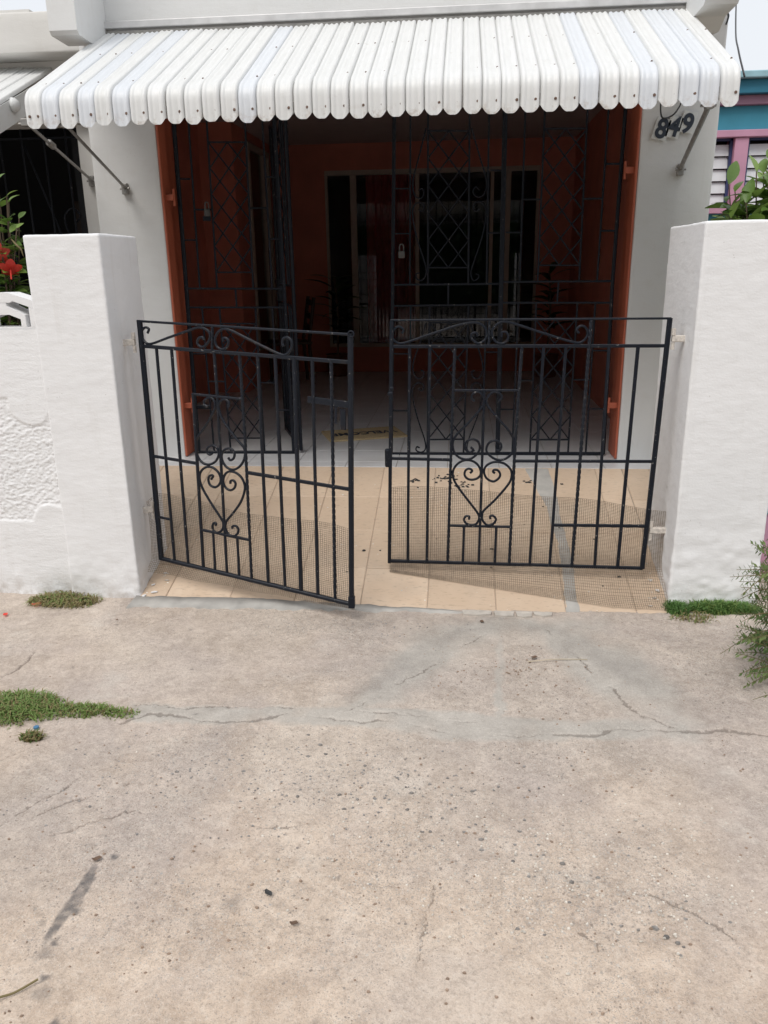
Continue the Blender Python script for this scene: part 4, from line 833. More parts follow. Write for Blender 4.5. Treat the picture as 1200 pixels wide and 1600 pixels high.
# ------------------------------------------------------------------ house number plates
def text_mesh(s,size,depth,bold=0.0):
    c=bpy.data.curves.new('lettering','FONT'); c.body=s; c.size=size; c.extrude=depth; c.offset=bold; c.align_x='CENTER'; c.align_y='CENTER'
    o=bpy.data.objects.new('lettering',c); COL.objects.link(o); dg=bpy.context.evaluated_depsgraph_get(); me=bpy.data.meshes.new_from_object(o.evaluated_get(dg))
    bpy.data.objects.remove(o); me.name='lettering'; me.materials.clear(); me.materials.append(M['ink']); return me
for dgt,x,z,tilt,pw,word in(('8',1.150,2.319,-15,.085,'lowest and leftmost of the three plates, with black digit 8'),('4',1.221,2.328,-14,.078,'middle plate of the house number, with tilted black digit 4'),('9',1.297,2.352,-12,.082,'highest plate of the house number, with black digit 9')):
    t=thing('number_plate','small clear '+word,'house number',(x,5.187,z),'house number plates under the awning'); t.rotation_euler=(0,R(-tilt),0)
    OFF[t]=Vector((0,0,0)); mesh('plate',rbox(-pw/2,pw/2,-.006,.0,-.058,.058,.002,1),M['plate'],t)
    link('digit',text_mesh('6' if dgt=='9' else dgt,.145,.002,.004),t,(0,-.0085,-.002),(R(90),R(180) if dgt=='9' else 0,0),(.88,1,1))
cab=mesh('cable',tube(catmull([(1.06,4.7,2.50),(1.085,4.95,2.43),(1.125,5.1,2.378),(1.165,5.15,2.372),(1.215,5.16,2.40),(1.25,5.15,2.48),(1.25,5.1,2.62)],8),.0045,6),M['rubber'],None,True)
setp(cab,'thin dark cable looping out from under the awning above the house number','cable')
for pts,lab in(([(1.395,5.0,2.86),(1.44,5.1,2.86),(1.48,5.3,2.85),(1.55,5.6,2.93),(1.66,6.0,3.1),(1.76,6.0,3.6)],'dark cable curling off the beam end at the upper right corner'),([(1.62,5.3,2.60),(1.75,5.9,2.86),(1.98,6.8,3.2),(2.3,8.0,3.9),(3.0,10.5,5.4)],'long sagging cable crossing the white sky at the upper right')):
    setp(mesh('overhead_cable',tube(catmull(pts,10),.0055,6),M['rubber'],None,True),lab,'cable','overhead cables')
# ------------------------------------------------------------------ gate pillars and front walls
def pillar_disp(seed,base_rough):
    def f(P,N):
        a=vnoise(P,1.8,seed,3)*.004+vnoise(P*[1,1,1.7],8,seed+1,4)*.0016+vnoise(P*[1,1,2.6],30,seed+4,3)*.0011
        low=np.clip((base_rough-P[:,2])/base_rough,0,1)
        return a+low*(vnoise(P*[1,1,1.8],11,seed+2,4)*.012+vnoise(P*[1,1,1.6],34,seed+3,2)*.004)+low**2*.008
    return f
pl=thing('gate_pillar','square white rendered gate pillar beside the open left gate','pillar',(-1.78,3.82,0),'gate pillars')
mesh('shaft',slab(-1.955,-1.60,3.60,4.03,-.03,1.747,.012,.009,pillar_disp(31,.30)),M['wall'],pl,True)
pr=thing('gate_pillar','wide white rendered gate pillar with crumbling foot beside the right gate','pillar',(1.22,3.92,0),'gate pillars')
mesh('shaft',slab(1.02,1.425,3.64,4.235,-.03,1.750,.012,.010,pillar_disp(41,.55)),M['wall'],pr,True)
def hinge_pin(parent,x,y,z,dx):
    mesh('hinge_bracket',join([rbox(min(x,x+dx),max(x,x+dx),y-.012,y+.012,z-.016,z+.014,.004),tube([(x+dx*.92,y-.004,z-.05),(x+dx*.92,y-.004,z-.018)],.009,8),tube([(x+dx*.92,y-.004,z+.014),(x+dx*.92,y-.004,z+.045)],.010,8)]),M['hinge'],parent)
hinge_pin(pl,-1.605,3.745,1.262,.062); hinge_pin(pl,-1.605,3.76,.42,.060)
hinge_pin(pr,1.03,3.80,1.255,-.066); hinge_pin(pr,1.02,3.81,.330,-.078)
def front_wall():
    t=thing('front_wall','low white wall with a roughcast panel left of the gate pillar','wall',(-2.6,3.68,0))
    xs=np.arange(-3.2,-1.94,.005); zs=np.arange(-.03,1.337,.005); X,Z=np.meshgrid(xs,zs,indexing='ij'); P=np.stack([X.ravel(),Z.ravel()],1); P3=np.c_[P[:,0],np.zeros(len(P)),P[:,1]]
    def tongue(cx,cz,r,up):
        d=np.hypot(P[:,0]-cx,P[:,1]-cz)-r; col=np.maximum(np.abs(P[:,0]-cx)-r,(cz-P[:,1]) if up else (P[:,1]-cz)); return np.minimum(d,np.maximum(np.abs(P[:,0]-cx)-r, (cz-P[:,1]) if up else (P[:,1]-cz)))
    rough_d=np.maximum(np.maximum(P[:,1]-1.012,.395-P[:,1]),P[:,0]+1.935)   # inside <0
    for cx in(-2.05,-2.85,-3.65):
        rough_d=np.maximum(rough_d,-tongue(cx,.985,.105,True)); rough_d=np.maximum(rough_d,-tongue(cx+.03,.385,.10,False))
    k=np.clip(-rough_d/.012+.5+vnoise(P3,20,3,2)*.3,0,1)
    rg=np.abs(vnoise(P3*[1,1,1.5],46,61,3))*.9+vnoise(P3*[.8,1,1.5],95,62,2)*.8
    y=3.62-vnoise(P3,2,63,3)*.004-vnoise(P3*[1,1,1.8],12,65,3)*.0012*(1-k)+k*(.0065-rg*.0068)-np.clip((.16-P[:,1])/.16,0,1)*vnoise(P3,9,66,3)*.009
    V=np.c_[P[:,0],y,P[:,1]]; _,F=grid(len(xs),len(zs),V); F=F[:,::-1] if False else F
    mesh('wall_face',(V.tolist(),F.tolist()),M['wall_rough'],t,True)
    mesh('wall_core',join([box(-3.2,-1.956,3.64,3.74,-.03,1.334),box(-4.5,-3.2,3.62,3.74,-.03,1.334)]),M['wall'],t)
    # pierced concrete blocks along the top: chevron over a small house shaped opening
    for cx in(-2.115,-2.425,-2.735,-3.045):
        hw=.152; parts=[]
        def prism(poly):
            n=len(poly); V=[(x,3.625,z) for x,z in poly]+[(x,3.735,z) for x,z in poly]
            return V,[tuple(range(n)),tuple(range(2*n-1,n-1,-1))]+[(i,(i+1)%n,n+(i+1)%n,n+i) for i in range(n)]
        z0=1.335
        for s in(-1,1):
            Q=lambda u,v:(cx+s*u,z0+v)
            parts+= [prism([Q(0,.165),Q(.035,.165),Q(hw,.128),Q(hw,.092),Q(.052,.128),Q(.040,.120),Q(0,.12)]),
                     prism([Q(hw-.024,.0102),Q(hw,.0102),Q(hw,.092),Q(hw-.024,.099)]),
                     prism([Q(0,.119),Q(.020,.119),Q(.024,.104),Q(.106,.064),Q(.106,.036),Q(.030,.066),Q(0,.066)]),
                     prism([Q(.082,.0102),Q(.106,.0102),Q(.106,.036),Q(.082,.045)])]
        parts.append(prism([(cx-hw,z0),(cx+hw,z0),(cx+hw,z0+.010),(cx-hw,z0+.010)]))
        mesh('pierced_block',join(parts),M['wall'],t)
front_wall()
# right neighbour: teal and pink house beyond the side yard, and its low wall
rn=thing('neighbour_house','teal and pink house with louvred windows beyond the right pillar','house',(4,9,0))
mesh('wall',join([box(2.0,9,9.06,9.3,2.825,3.045),box(2.0,9,9.10,9.3,0,2.15)]),M['teal'],rn)
mesh('cornice_top',rbox(1.95,9,8.86,9.5,3.262,3.325,.01),M['teal_pale'],rn)
mesh('cornice_band',rbox(1.97,9,8.92,9.5,3.135,3.26,.008),M['teal_dark'],rn)
mesh('soffit_band',rbox(2.0,9,8.99,9.5,3.048,3.133,.006),M['mauve'],rn)
mesh('window_head',rbox(2.0,9,9.0,9.3,2.757,2.823,.006),M['pink'],rn)
for a,b in((1.98,2.2),(2.735,2.87),(3.43,3.57),(4.13,9)): mesh('window_post',rbox(a,b,9.02,9.3,2.1,2.755,.006),M['pink'],rn)
mesh('window_sill',rbox(2.0,9,9.0,9.3,2.04,2.10,.006),M['pink'],rn)
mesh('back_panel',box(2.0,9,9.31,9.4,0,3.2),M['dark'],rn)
for a,b in((2.2,2.735),(2.87,3.43),(3.57,4.13)):
    wf=mesh('window',join([box(a,a+.028,9.08,9.14,2.1,2.755),box(b-.028,b,9.08,9.14,2.1,2.755),box(a,b,9.08,9.14,2.735,2.755)]),M['navy'],rn)
    for z in np.arange(2.12,2.70,.118):
        s=link('louvre_slat',data('louvre_slat',*box(-(b-a)/2+.03,(b-a)/2-.03,-.004,.004,-.055,.055),M['louvre']),wf,((a+b)/2-4,9.11-9,z+.055),(R(-14),0,0))
bw=thing('boundary_wall','low pink wall with a blue top beyond the right gate pillar','wall',(2.5,4.17,0))
mesh('wall_face',slab(1.56,5,4.10,4.26,-.02,.325,.05,.01,wall_disp(.004,71)),M['pink'],bw,True); mesh('coping',rbox(1.55,5,4.085,4.275,.328,.43,.01),M['teal'],bw)
# ------------------------------------------------------------------ wrought iron: two street gates and the porch grilles
def iron(thing_,rows,nrm,depth=1.0,extend=None):
    for name,wd,pts in rows:
        pts=[np.array(p,float) for p in pts]
        if extend and len(pts)<4 and max(p[2] for p in pts)>2.40 and abs(pts[0][2]-pts[-1][2])>.5:
            a,b=pts[0],pts[1]; pts[0]=b+(a-b)*((extend-b[2])/(a[2]-b[2]))
        n=Vector(nrm).normalized()
        if 'scroll' in name: V=sweep(catmull(pts,4),sec_rect(wd,.011*depth),n)
        elif name=='twisted_bar':
            q=densify(pts,.0065); V=sweep(q,sec_rect(wd*.82,wd*.82,.12),n,twist=.36)
        elif name in('lock_plate','lock_tab'): V=sweep(pts,sec_rect(wd,.006,.2),n)
        elif 'rail' in name: V=sweep(pts,sec_rect(wd,.010*depth if wd<.02 else .02),n)
        elif name=='lattice_bar': V=sweep(pts,sec_rect(wd,.007),n)
        elif name=='frame_post': V=sweep(pts,sec_rect(wd,.022),n)
        else: V=sweep(pts,sec_rect(wd,wd),n)
        mesh(name,V,M['iron'],thing_)
def wire_mesh(parent,fn,nu,nv,wire=.0010):
    """woven wire cloth: fn(u,v) -> point"""
    V=[];F=[]
    def strand(pts):
        sec=[(wire*.9,-.5*wire),(-wire*.9,-.5*wire),(0,wire)]
        v,f=sweep(pts,sec,(0,-1,.25),cap=False); n=len(V); V.extend(v); F.extend([tuple(i+n for i in q) for q in f])
    G=lambda u,v:fn(u,v)
    for i in range(nu+1): strand([G(i/nu,j/16)+np.array([0,.0006*(-1)**i,0]) for j in range(17)])
    for j in range(nv+1): strand([G(i/40,j/nv) for i in range(41)])
    mesh('wire_mesh',(V,F),M['mesh'],parent,kind='stuff')
gl=thing('iron_gate','left black scrollwork gate leaf swung open towards the street, sagging','gate',(-1.525,3.735,.10),'wrought iron street gates')
LN=(-.36,-1.063,0)
iron(gl,LEFT_GATE,LN)
mesh('cap_ring',sweep(catmull([(-.452+.012*math.cos(a),3.365,1.322+.012*math.sin(a)) for a in np.linspace(0,6.283,13)],3),sec_rect(.006,.012),(0,-1,0)),M['iron'],gl)
mesh('foot_shoe',rbox(-.500,-.470,3.368,3.398,.070,.125,.003),M['iron'],gl)
A=np.array([-1.525,3.735]);B=np.array([-.475,3.38])
def lm(u,v):
    u2=-.062+1.055*u; q=A+(B-A)*u2; top=.505-.06*u+.012*math.sin(u*9)-(.05 if u<.06 else 0)*(1-u/.06); bot=.145-.075*u
    off=.016+.006*math.sin(u*23+v*5); z=top+(bot-top)*min(v/.86,1)
    if v>.86: k=(v-.86)/.14; z=bot-k*.05*(1-.6*u); off+=-.05*k*(1-u)
    z=max(z,ramp_z(max(q[1]+off,3.52))+.006); return np.array([q[0]+off*.32,q[1]+off*.95,z])
wire_mesh(gl,lm,112,46)
gr=thing('iron_gate','right black scrollwork gate leaf standing almost closed across the ramp','gate',(.93,3.80,.10),'wrought iron street gates')
iron(gr,RIGHT_GATE,(0,-1,0))
def rm(u,v):
    x=-.345+1.36*u; y0=3.86-.06*u; top=.515-.02*u*u-(.10*max(0,u-.35)) +.008*math.sin(u*11)
    if v<.72: k=v/.72; z=top+(.135-top)*k; y=y0+.017+.006*math.sin(u*19+v*7)
    else:
        k=(v-.72)/.28; y=y0+.017-k*(.05+.20*min(1,u*1.25)); z=.135-(.135-ramp_z(y)-.008)*min(1,k*1.5)
    z=max(z,ramp_z(y)+.006); return np.array([x,y+.0,z])
wire_mesh(gr,rm,136,62)
mesh('latch_lump',join([rbox(-.338,-.316,3.846,3.872,1.012,1.030,.005),rbox(-.346,-.318,3.846,3.872,.985,1.006,.006)]),M['iron'],gr)
for x,y,z in((-.352,3.86,.690),(-.352,3.862,.655)): mesh('weld_lump',rbox(x-.012,x+.014,y-.012,y+.012,z-.03,z+.03,.008),M['iron'],gr)
def jamb_hinges(t,x,s,zs):
    for z in zs: mesh('hinge',join([rbox(min(x,x+s*.05),max(x,x+s*.05),5.23,5.262,z-.018,z+.018,.003),tube([(x+s*.05,5.246,z-.05),(x+s*.05,5.246,z+.05)],.008,8)]),M['orange'],t)
g1=thing('security_grille','fixed porch grille panel on the left beside the orange jamb','grille',(-1.81,5.31,.36),'porch grilles')
iron(g1,GRILLE_LEFT,(0,-1,0),extend=2.56); jamb_hinges(g1,-1.858,1,(2.02,.70))
g2=thing('security_grille','porch grille panel right of the gap, with lyre scrolls round its lattice','grille',(-.45,5.31,.36),'porch grilles')
iron(g2,GRILLE_MID,(0,-1,0),extend=2.56)
g3=thing('security_grille','rightmost porch grille panel with a plain lattice and no scrolls','grille',(.97,5.31,.36),'porch grilles')
iron(g3,GRILLE_RIGHT,(0,-1,0),extend=2.56); jamb_hinges(g3,1.022,-1,(2.11,.70))
# the porch door leaf, swung inwards
gd=thing('grille_door','black porch grille door swung inwards and seen nearly edge on','gate',(-1.09,5.33,.36))
D0=np.array([-1.090,5.34]);D1=np.array([-1.345,6.05]); dn=Vector((D1[1]-D0[1],-(D1[0]-D0[0]),0)).normalized()
def dp(u,z): q=D0+(D1-D0)*u; return (q[0],q[1],z)
rows=[('frame_post',.04,[dp(0,.37),dp(0,2.54)]),('frame_post',.04,[dp(1,.37),dp(1,2.54)]),('bottom_rail',.03,[dp(0,.385),dp(1,.385)]),('top_rail',.03,[dp(0,2.53),dp(1,2.53)]),('rail',.014,[dp(0,1.47),dp(1,1.47)]),('rail',.014,[dp(0,1.34),dp(1,1.34)])]
for u in(.2,.33,.66,.8): rows+= [('bar',.013,[dp(u,1.47),dp(u,2.53)]),('bar',.013,[dp(u,.385),dp(u,1.34)])]
for k in range(6): z=1.62+.14*k; rows+=[('lattice_bar',.009,[dp(.33,z),dp(.66,z+.2)]),('lattice_bar',.009,[dp(.66,z),dp(.33,z+.2)])]
for k in range(4): z=.5+.15*k; rows+=[('lattice_bar',.009,[dp(.33,z),dp(.66,z+.2)]),('lattice_bar',.009,[dp(.66,z),dp(.33,z+.2)])]
iron(gd,rows,dn); mesh('lock_box',sweep([dp(.93,1.35),dp(.93,1.5)],sec_rect(.09,.05),dn),M['iron'],gd)
def padlock(x,y,z,lab,rot):
    t=thing('padlock',lab,'padlock',(x,y,z),'padlocks on the grilles'); t.rotation_euler=(0,0,rot); OFF[t]=Vector((0,0,0))
    mesh('body',rbox(-.020,.020,-.010,.010,-.048,-.004,.006,3),M['brass'],t,True)
    mesh('shackle',sweep(catmull([(-.013,0,-.006),(-.013,0,.018),(-.009,0,.032),(0,0,.037),(.009,0,.032),(.013,0,.018),(.013,0,-.006)],4),sec_circ(.0042,8)),M['brass'],t,True)
padlock(-1.612,5.285,1.955,'shiny padlock hanging on the left grille panel beside its lattice',.9); padlock(-.372,5.285,1.68,'padlock hanging on the scrolled middle grille at its left edge',.2)
# ------------------------------------------------------------------ things inside the porch
mat=thing('doormat','tan coir doormat lettered WELCOME lying on the pale porch tiles','doormat',(-.722,5.965,FLOOR+.001)); mat.rotation_euler=(0,0,R(20)); OFF[mat]=Vector((0,0,0))
xs=np.arange(-.30,.3001,.006); ys=np.arange(-.195,.1951,.006); X,Y=np.meshgrid(xs,ys,indexing='ij'); P3=np.c_[X.ravel(),Y.ravel(),np.zeros(X.size)]
Z=.011+vnoise(P3,160,81,1)*.0018; e=np.minimum(.30-np.abs(P3[:,0]),.195-np.abs(P3[:,1])); Z=np.where(e<.004,.0,Z)
V=np.c_[P3[:,:2],Z]; _,F=grid(len(xs),len(ys),V); mesh('pile',(V.tolist(),F.tolist()),M['coir'],mat,True)
link('lettering',text_mesh('WELCOME',.105,.001,.002),mat,(0,.0,.0135),(0,0,math.pi),(1,1.25,1))
ch=thing('chair','dark wooden chair standing in the shade by the side wall of the porch','chair',(-1.86,8.75,FLOOR)); ch.rotation_euler=(0,0,R(-70)); OFF[ch]=Vector((0,0,0))
for sx in(-1,1):
    mesh('leg',sweep([(sx*.19,-.19,0),(sx*.19,-.19,.43)],sec_rect(.035,.035)),M['wood'],ch)
    mesh('leg',sweep([(sx*.19,.22,0),(sx*.19,.19,.45),(sx*.18,.26,.92)],sec_rect(.035,.035)),M['wood'],ch)
mesh('seat',rbox(-.22,.22,-.22,.22,.432,.462,.01),M['wood'],ch)
for z in(.60,.72,.86): mesh('back_slat',rbox(-.165,.165,.205+(z-.6)*.16,.225+(z-.6)*.16,z-.03,z+.03,.005),M['wood'],ch)
def leaf_data(name,L,W,mat,fold=.18,curl=.25,n=5):
    V=[];F=[]
    for i in range(n+1):
        t=i/n; w=W*.5*math.sin(math.pi*min(1,t*.94+.03))**.8*(1-.25*t); y=L*t; z=-curl*L*t*t
        V+= [(-w,y,z+fold*w),(0,y,z),(w,y,z+fold*w)]
    for i in range(n):
        for j in(0,1): a=3*i+j; F.append((a,a+1,a+4,a+3))
    return data(name,V,F,mat,True)
def orient(d,roll=0):
    q=Vector(d).to_track_quat('Y','Z'); e=(q@Euler((0,roll,0)).to_quaternion()).to_euler(); return e
def potted(x,y,lab,h,n,seed):
    rng=random.Random(seed); t=thing('potted_plant',lab,'potted plant',(x,y,FLOOR),'potted plants in the porch')
    mesh('pot',sweep([(x,y,FLOOR),(x,y,FLOOR+.02),(x,y,FLOOR+.24),(x,y,FLOOR+.25)],sec_circ(.14,18),taper=lambda u:.72+.28*u),M['pot'],t,True)
    mesh('stem',tube(catmull([(x,y,FLOOR+.2),(x+.02,y,FLOOR+h*.6),(x-.01,y+.01,FLOOR+h)],4),.012,6),M['bark'],t)
    for k in range(n):
        z=FLOOR+h*(.45+.55*k/n); a=k*2.4; d=(math.cos(a)*.8,math.sin(a)*.8,.35+rng.random()*.5); lk=LEAF_P
        link('leaf',lk,t,Vector((x,y,z))-OFF[t],orient(d,rng.uniform(-.5,.5)),[rng.uniform(.8,1.3)]*3)
LEAF_P=leaf_data('leaf',.26,.07,M['leaf_dark'],.2,.5)
potted(-1.42,9.35,'dim potted plant before the far left window of the porch',1.1,22,3); potted(.98,9.2,'dim potted plant in the far right corner of the porch',1.15,24,5)
# ------------------------------------------------------------------ shrubs
LEAFS=[leaf_data('leaf',.105,.048,M['leaf'],.25,.35),leaf_data('leaf',.135,.058,M['leaf'],.3,.15),leaf_data('leaf',.085,.040,M['leaf2'],.2,.5)]
def shrub(name,lab,cat,loc,tips,leafs,per,spread,scale,seed,group=None):
    rng=random.Random(seed); t=thing(name,lab,cat,loc,group)
    base=Vector(loc)
    for tip in tips:
        tip=Vector(tip); mid=(base+tip)/2+Vector((rng.uniform(-.08,.08),rng.uniform(-.08,.08),.1))
        path=catmull([base+Vector((rng.uniform(-.08,.08),rng.uniform(-.08,.08),0)),mid,tip],6)
        mesh('stem',tube(path,.009,5,taper=lambda u:1.1-.75*u),M['bark'],t)
        ax=(tip-mid).normalized()
        for k in range(per):
            u=1-(k/per)**1.2*spread; p=Vector(path[min(len(path)-1,int(u*(len(path)-1)))]); a=k*2.4+rng.random()
            o1=ax.orthogonal().normalized(); o2=ax.cross(o1); out=o1*math.cos(a)+o2*math.sin(a)
            lift=.9 if k<3 else .35; d=(out*(1.0)+ax*lift+Vector((0,0,.15))).normalized()
            link('leaf',leafs[rng.randrange(len(leafs))],t,p-OFF[t],orient(d,rng.uniform(-.7,.7)),[scale*rng.uniform(.65,1.15)*(0.75 if k<3 else 1)]*3)
    return t
rng=random.Random(4)
tips=[(1.42,4.6,1.93),(1.50,4.55,2.02),(1.47,4.6,1.84),(1.58,4.55,2.06),(1.64,4.5,2.10),(1.40,4.55,1.80),(1.45,4.5,1.87),(1.52,4.5,1.80),(1.55,4.5,1.95),(1.60,4.48,1.86),(1.66,4.5,1.98),(1.72,4.5,1.80),(1.78,4.5,1.93),(1.42,4.65,1.84),(1.50,4.6,1.82),(1.60,4.65,1.80),(1.72,4.6,1.84),(1.85,4.6,1.84),(1.43,4.75,1.98),(1.50,4.70,1.92),(1.56,4.62,2.02),(1.66,4.75,2.13),(1.62,4.55,1.90),(1.75,4.7,2.05),(1.47,4.9,1.90),(1.85,4.8,2.2),(1.70,4.95,1.98),(1.95,4.7,2.05),(2.1,4.85,2.15),(1.54,4.85,1.86),(1.80,4.5,1.92)]
shrub('leafy_shrub','bright green broad leaved shrub rising behind the right gate pillar','shrub',(1.75,4.8,.30),tips,LEAFS,22,.62,1.55,9)
tips=[(-2.25,4.05,1.95),(-2.28,4.0,1.90),(-2.22,4.05,1.80),(-2.30,4.0,1.80),(-2.35,4.0,1.74),(-2.30,4.05,1.62),(-2.38,4.02,1.6),(-2.30,4.08,2.03),(-2.27,4.10,1.93),(-2.24,4.12,1.85),(-2.26,4.05,1.78),(-2.33,4.0,1.86),(-2.40,4.1,1.95),(-2.45,4.05,2.06),(-2.36,4.15,1.73),(-2.5,4.1,1.8),(-2.6,4.1,2.0),(-2.42,4.0,1.66),(-2.31,4.16,1.70)]
hib=shrub('hibiscus_bush','hibiscus bush with red flowers behind the low wall at the left edge','shrub',(-2.5,4.2,.30),tips,[leaf_data('leaf',.075,.042,M['leaf2'],.25,.3),leaf_data('leaf',.06,.034,M['leaf'],.3,.3)],26,.7,1.35,12)
def flower(c,d,s,droop):
    c=Vector(c); d=Vector(d).normalized(); o1=d.orthogonal().normalized(); o2=d.cross(o1); V=[];F=[]
    for k in range(5):
        a=k*2*math.pi/5; ax=o1*math.cos(a)+o2*math.sin(a); sd=d.cross(ax)
        for i in range(5):
            t=i/4; w=s*.42*math.sin(math.pi*(.12+.78*t))
            for j in(-1,0,1): V.append(tuple(c+ax*(s*t*.95)+d*(s*(.55*t-.55*t*t*droop))+sd*(w*j)+d*(abs(j)*s*.06*math.sin(7*t))))
        b=k*15
        for i in range(4):
            for j in(0,1): q=b+3*i+j; F.append((q,q+1,q+4,q+3))
    f=mesh('flower',(V,F),M['petal'],hib,True)
    mesh('stamen',tube([c,c+d*s*.9,c+d*s*1.25],.0035,5),M['petal'],f); mesh('calyx',tube([c-d*s*.45,c-d*s*.1,c],.007,6),M['leaf2'],f)
flower((-2.325,4.02,1.685),(.35,-.8,-.35),.064,1.1); flower((-2.275,4.03,1.605),(.3,-.6,-.6),.060,1.3)
mesh('bud',tube(catmull([(-2.26,4.05,1.75),(-2.225,4.03,1.72),(-2.205,4.03,1.70),(-2.195,4.03,1.66)],4),.007,6,taper=lambda u:.4+1.2*u*(1-u)*2-.3*u),M['succ_red'],hib,True)
# spiky shrub at the right edge with small paired leaves along its twigs
sp=thing('spiky_shrub','spiky shrub with small reddish paired leaves at the right edge of the pavement','shrub',(1.42,2.95,0))
rng=random.Random(21)
def twig(p0,p1,sag,n,ls):
    p0=Vector(p0);p1=Vector(p1); mid=(p0+p1)/2+Vector((0,0,sag)); path=[Vector(q) for q in catmull([p0,mid,p1],8)]
    st=mesh('twig',tube(path,.0021,5,taper=lambda u:1.3-.8*u),M['succ_red'],sp); V=[];F=[]
    for k in range(n):
        u=.12+.88*k/n; i=min(len(path)-2,int(u*(len(path)-1))); p=path[i].lerp(path[i+1],u*(len(path)-1)-i); ax=(path[i+1]-path[i]).normalized()
        for s in(-1,1):
            sd=(Vector((0,0,1))*s+ax.cross(Vector((0,0,1)))*rng.uniform(-.8,.8)).normalized(); d=(sd+ax*rng.uniform(.35,.8)).normalized(); L=ls*1.35*rng.uniform(.7,1.2)*(1-.35*u); w=d.cross(ax).normalized()*L*.20; nb=len(V)
            V+= [tuple(p),tuple(p+d*L*.45+w),tuple(p+d*L),tuple(p+d*L*.45-w),tuple(p+d*L*.45+ax*L*.06)]; F+= [(nb,nb+1,nb+4),(nb+1,nb+2,nb+4),(nb+2,nb+3,nb+4),(nb+3,nb,nb+4)]
    mesh('leaves',(V,F),M['succ'],st)
main=[((1.30,3.0,.20),(1.055,2.98,.085),.03,11,.030),((1.33,3.05,.42),(1.115,3.0,.335),.04,10,.026),((1.32,3.1,.33),(1.13,3.1,.262),.02,10,.026),((1.3,2.95,.10),(1.155,2.95,-.0+.03),.02,6,.02),((1.28,2.75,.05),(1.10,2.72,.035),.015,3,.02),((1.45,3.1,.5),(1.19,3.0,.48),.03,9,.045),((1.25,3.0,.26),(1.12,2.97,.235),.015,9,.028),((1.27,2.98,.15),(1.135,2.95,.12),.01,9,.025),((1.27,2.95,.05),(1.14,2.93,.015),.02,8,.022)]
for a in main: twig(*a)
for k in range(150):
    a=rng.uniform(0,6.283); r=rng.uniform(.05,.12); hz=rng.uniform(.02,.50); e=rng.uniform(.10,.24)
    p=Vector((1.36+math.cos(a)*.05,2.98+math.sin(a)*.12,hz)); d=Vector((math.cos(a),math.sin(a)*.9,rng.uniform(-.25,.55))).normalized()
    q=p+d*e; q.z=max(q.z,.012); twig(p,q,.01,rng.randint(9,14),.028)
for k in range(7): mesh('stem',tube(catmull([(1.4+rng.uniform(-.05,.05),2.97+rng.uniform(-.05,.05),0),(1.38+rng.uniform(-.04,.04),2.97,.25),(1.36+rng.uniform(-.08,.08),2.98+rng.uniform(-.1,.1),.5)],5),.008,5),M['bark'],sp)
# ------------------------------------------------------------------ grass tufts and litter
def grass(lab,cx,cy,rx,ry,n,h,mats,seed,shape=None,flat=.5):
    rg=np.random.default_rng(seed); V=[];F=[];mi=[]
    for _ in range(n):
        while True:
            a,b=rg.uniform(-1,1,2)
            q=a*a+b*b; lim=.55+.6*float(vnoise([[cx+a*rx,cy+b*ry,seed]],16,seed,2)[0])+.45*rg.random()**2
            if q<lim: break
        x=cx+a*rx*1.15;y=cy+b*ry*1.15; e=max(.3,1-.55*q); hh=h*e*rg.uniform(.3,1.25); an=rg.uniform(0,6.283); ln=rg.uniform(.15,1)*flat; w=.0019+.0014*rg.random()
        dx,dy=math.cos(an),math.sin(an); z0=-.004; nb=len(V); sx,sy=-dy*w,dx*w
        m1=(x+dx*hh*ln*.5,y+dy*hh*ln*.5,z0+hh*.65); t_=(x+dx*hh*ln*1.3,y+dy*hh*ln*1.3,z0+hh*(1.0-.45*ln))
        V+= [(x-sx,y-sy,z0),(x+sx,y+sy,z0),(m1[0]+sx*.8,m1[1]+sy*.8,m1[2]),(m1[0]-sx*.8,m1[1]-sy*.8,m1[2]),t_]; F+= [(nb,nb+1,nb+2,nb+3),(nb+3,nb+2,nb+4)]
        k=int(rg.random()<.25) if len(mats)>1 else 0; mi+= [k,k]
    me=data('grass',V,F,mats); me.polygons.foreach_set('material_index',mi)
    setp(link('grass',me),lab,'grass',None,'stuff')
G,GD,GL=M['grass'],M['grass_dry'],M['grass_lush']
grass('brownish creeping weeds at the foot of the left wall',-1.97,3.53,.17,.085,1000,.050,[GD,G],1,None,1.6)
grass('wide green grass patch at the left edge of the pavement',-1.68,2.53,.22,.11,2100,.045,[G,GD],2,None,1.4)
grass('narrow grass strip growing out of the crack beside the patch',-1.36,2.53,.17,.045,800,.036,[G,GD],3,None,1.0)
grass('tiny round grass tuft below the wide green patch',-1.505,2.345,.04,.03,260,.034,[GD,G],4,None,1.0)
grass('lush grass at the corner of the right pillar beside the ramp',1.045,3.585,.055,.075,1100,.052,[GL],5,None,.7)
grass('lush grass strip along the foot of the right pillar',1.24,3.60,.20,.055,3200,.060,[GL,G],6,None,.7)
grass('sparse creeping stems on the pavement before the right pillar',1.10,3.50,.10,.045,160,.045,[GD,G],7,None,1.5)
def petal(x,y,s,rot,lab,m,name='fallen_petal',cat='petal'):
    V=[];F=[]
    for i in range(5):
        for j in range(5):
            u=i/4-.5;v=j/4-.5; k=math.sqrt(max(.05,1-(2*u)**2*.9)); V.append((x+s*(u*math.cos(rot)-v*k*.6*math.sin(rot)),y+s*(u*math.sin(rot)+v*k*.6*math.cos(rot)),.006+s*.25*(u*u+v*v)+.002*math.sin(9*u)))
    for i in range(4):
        for j in range(4): a=i*5+j; F.append((a,a+1,a+6,a+5))
    setp(mesh(name,(V,F),m,None,True),lab,cat)
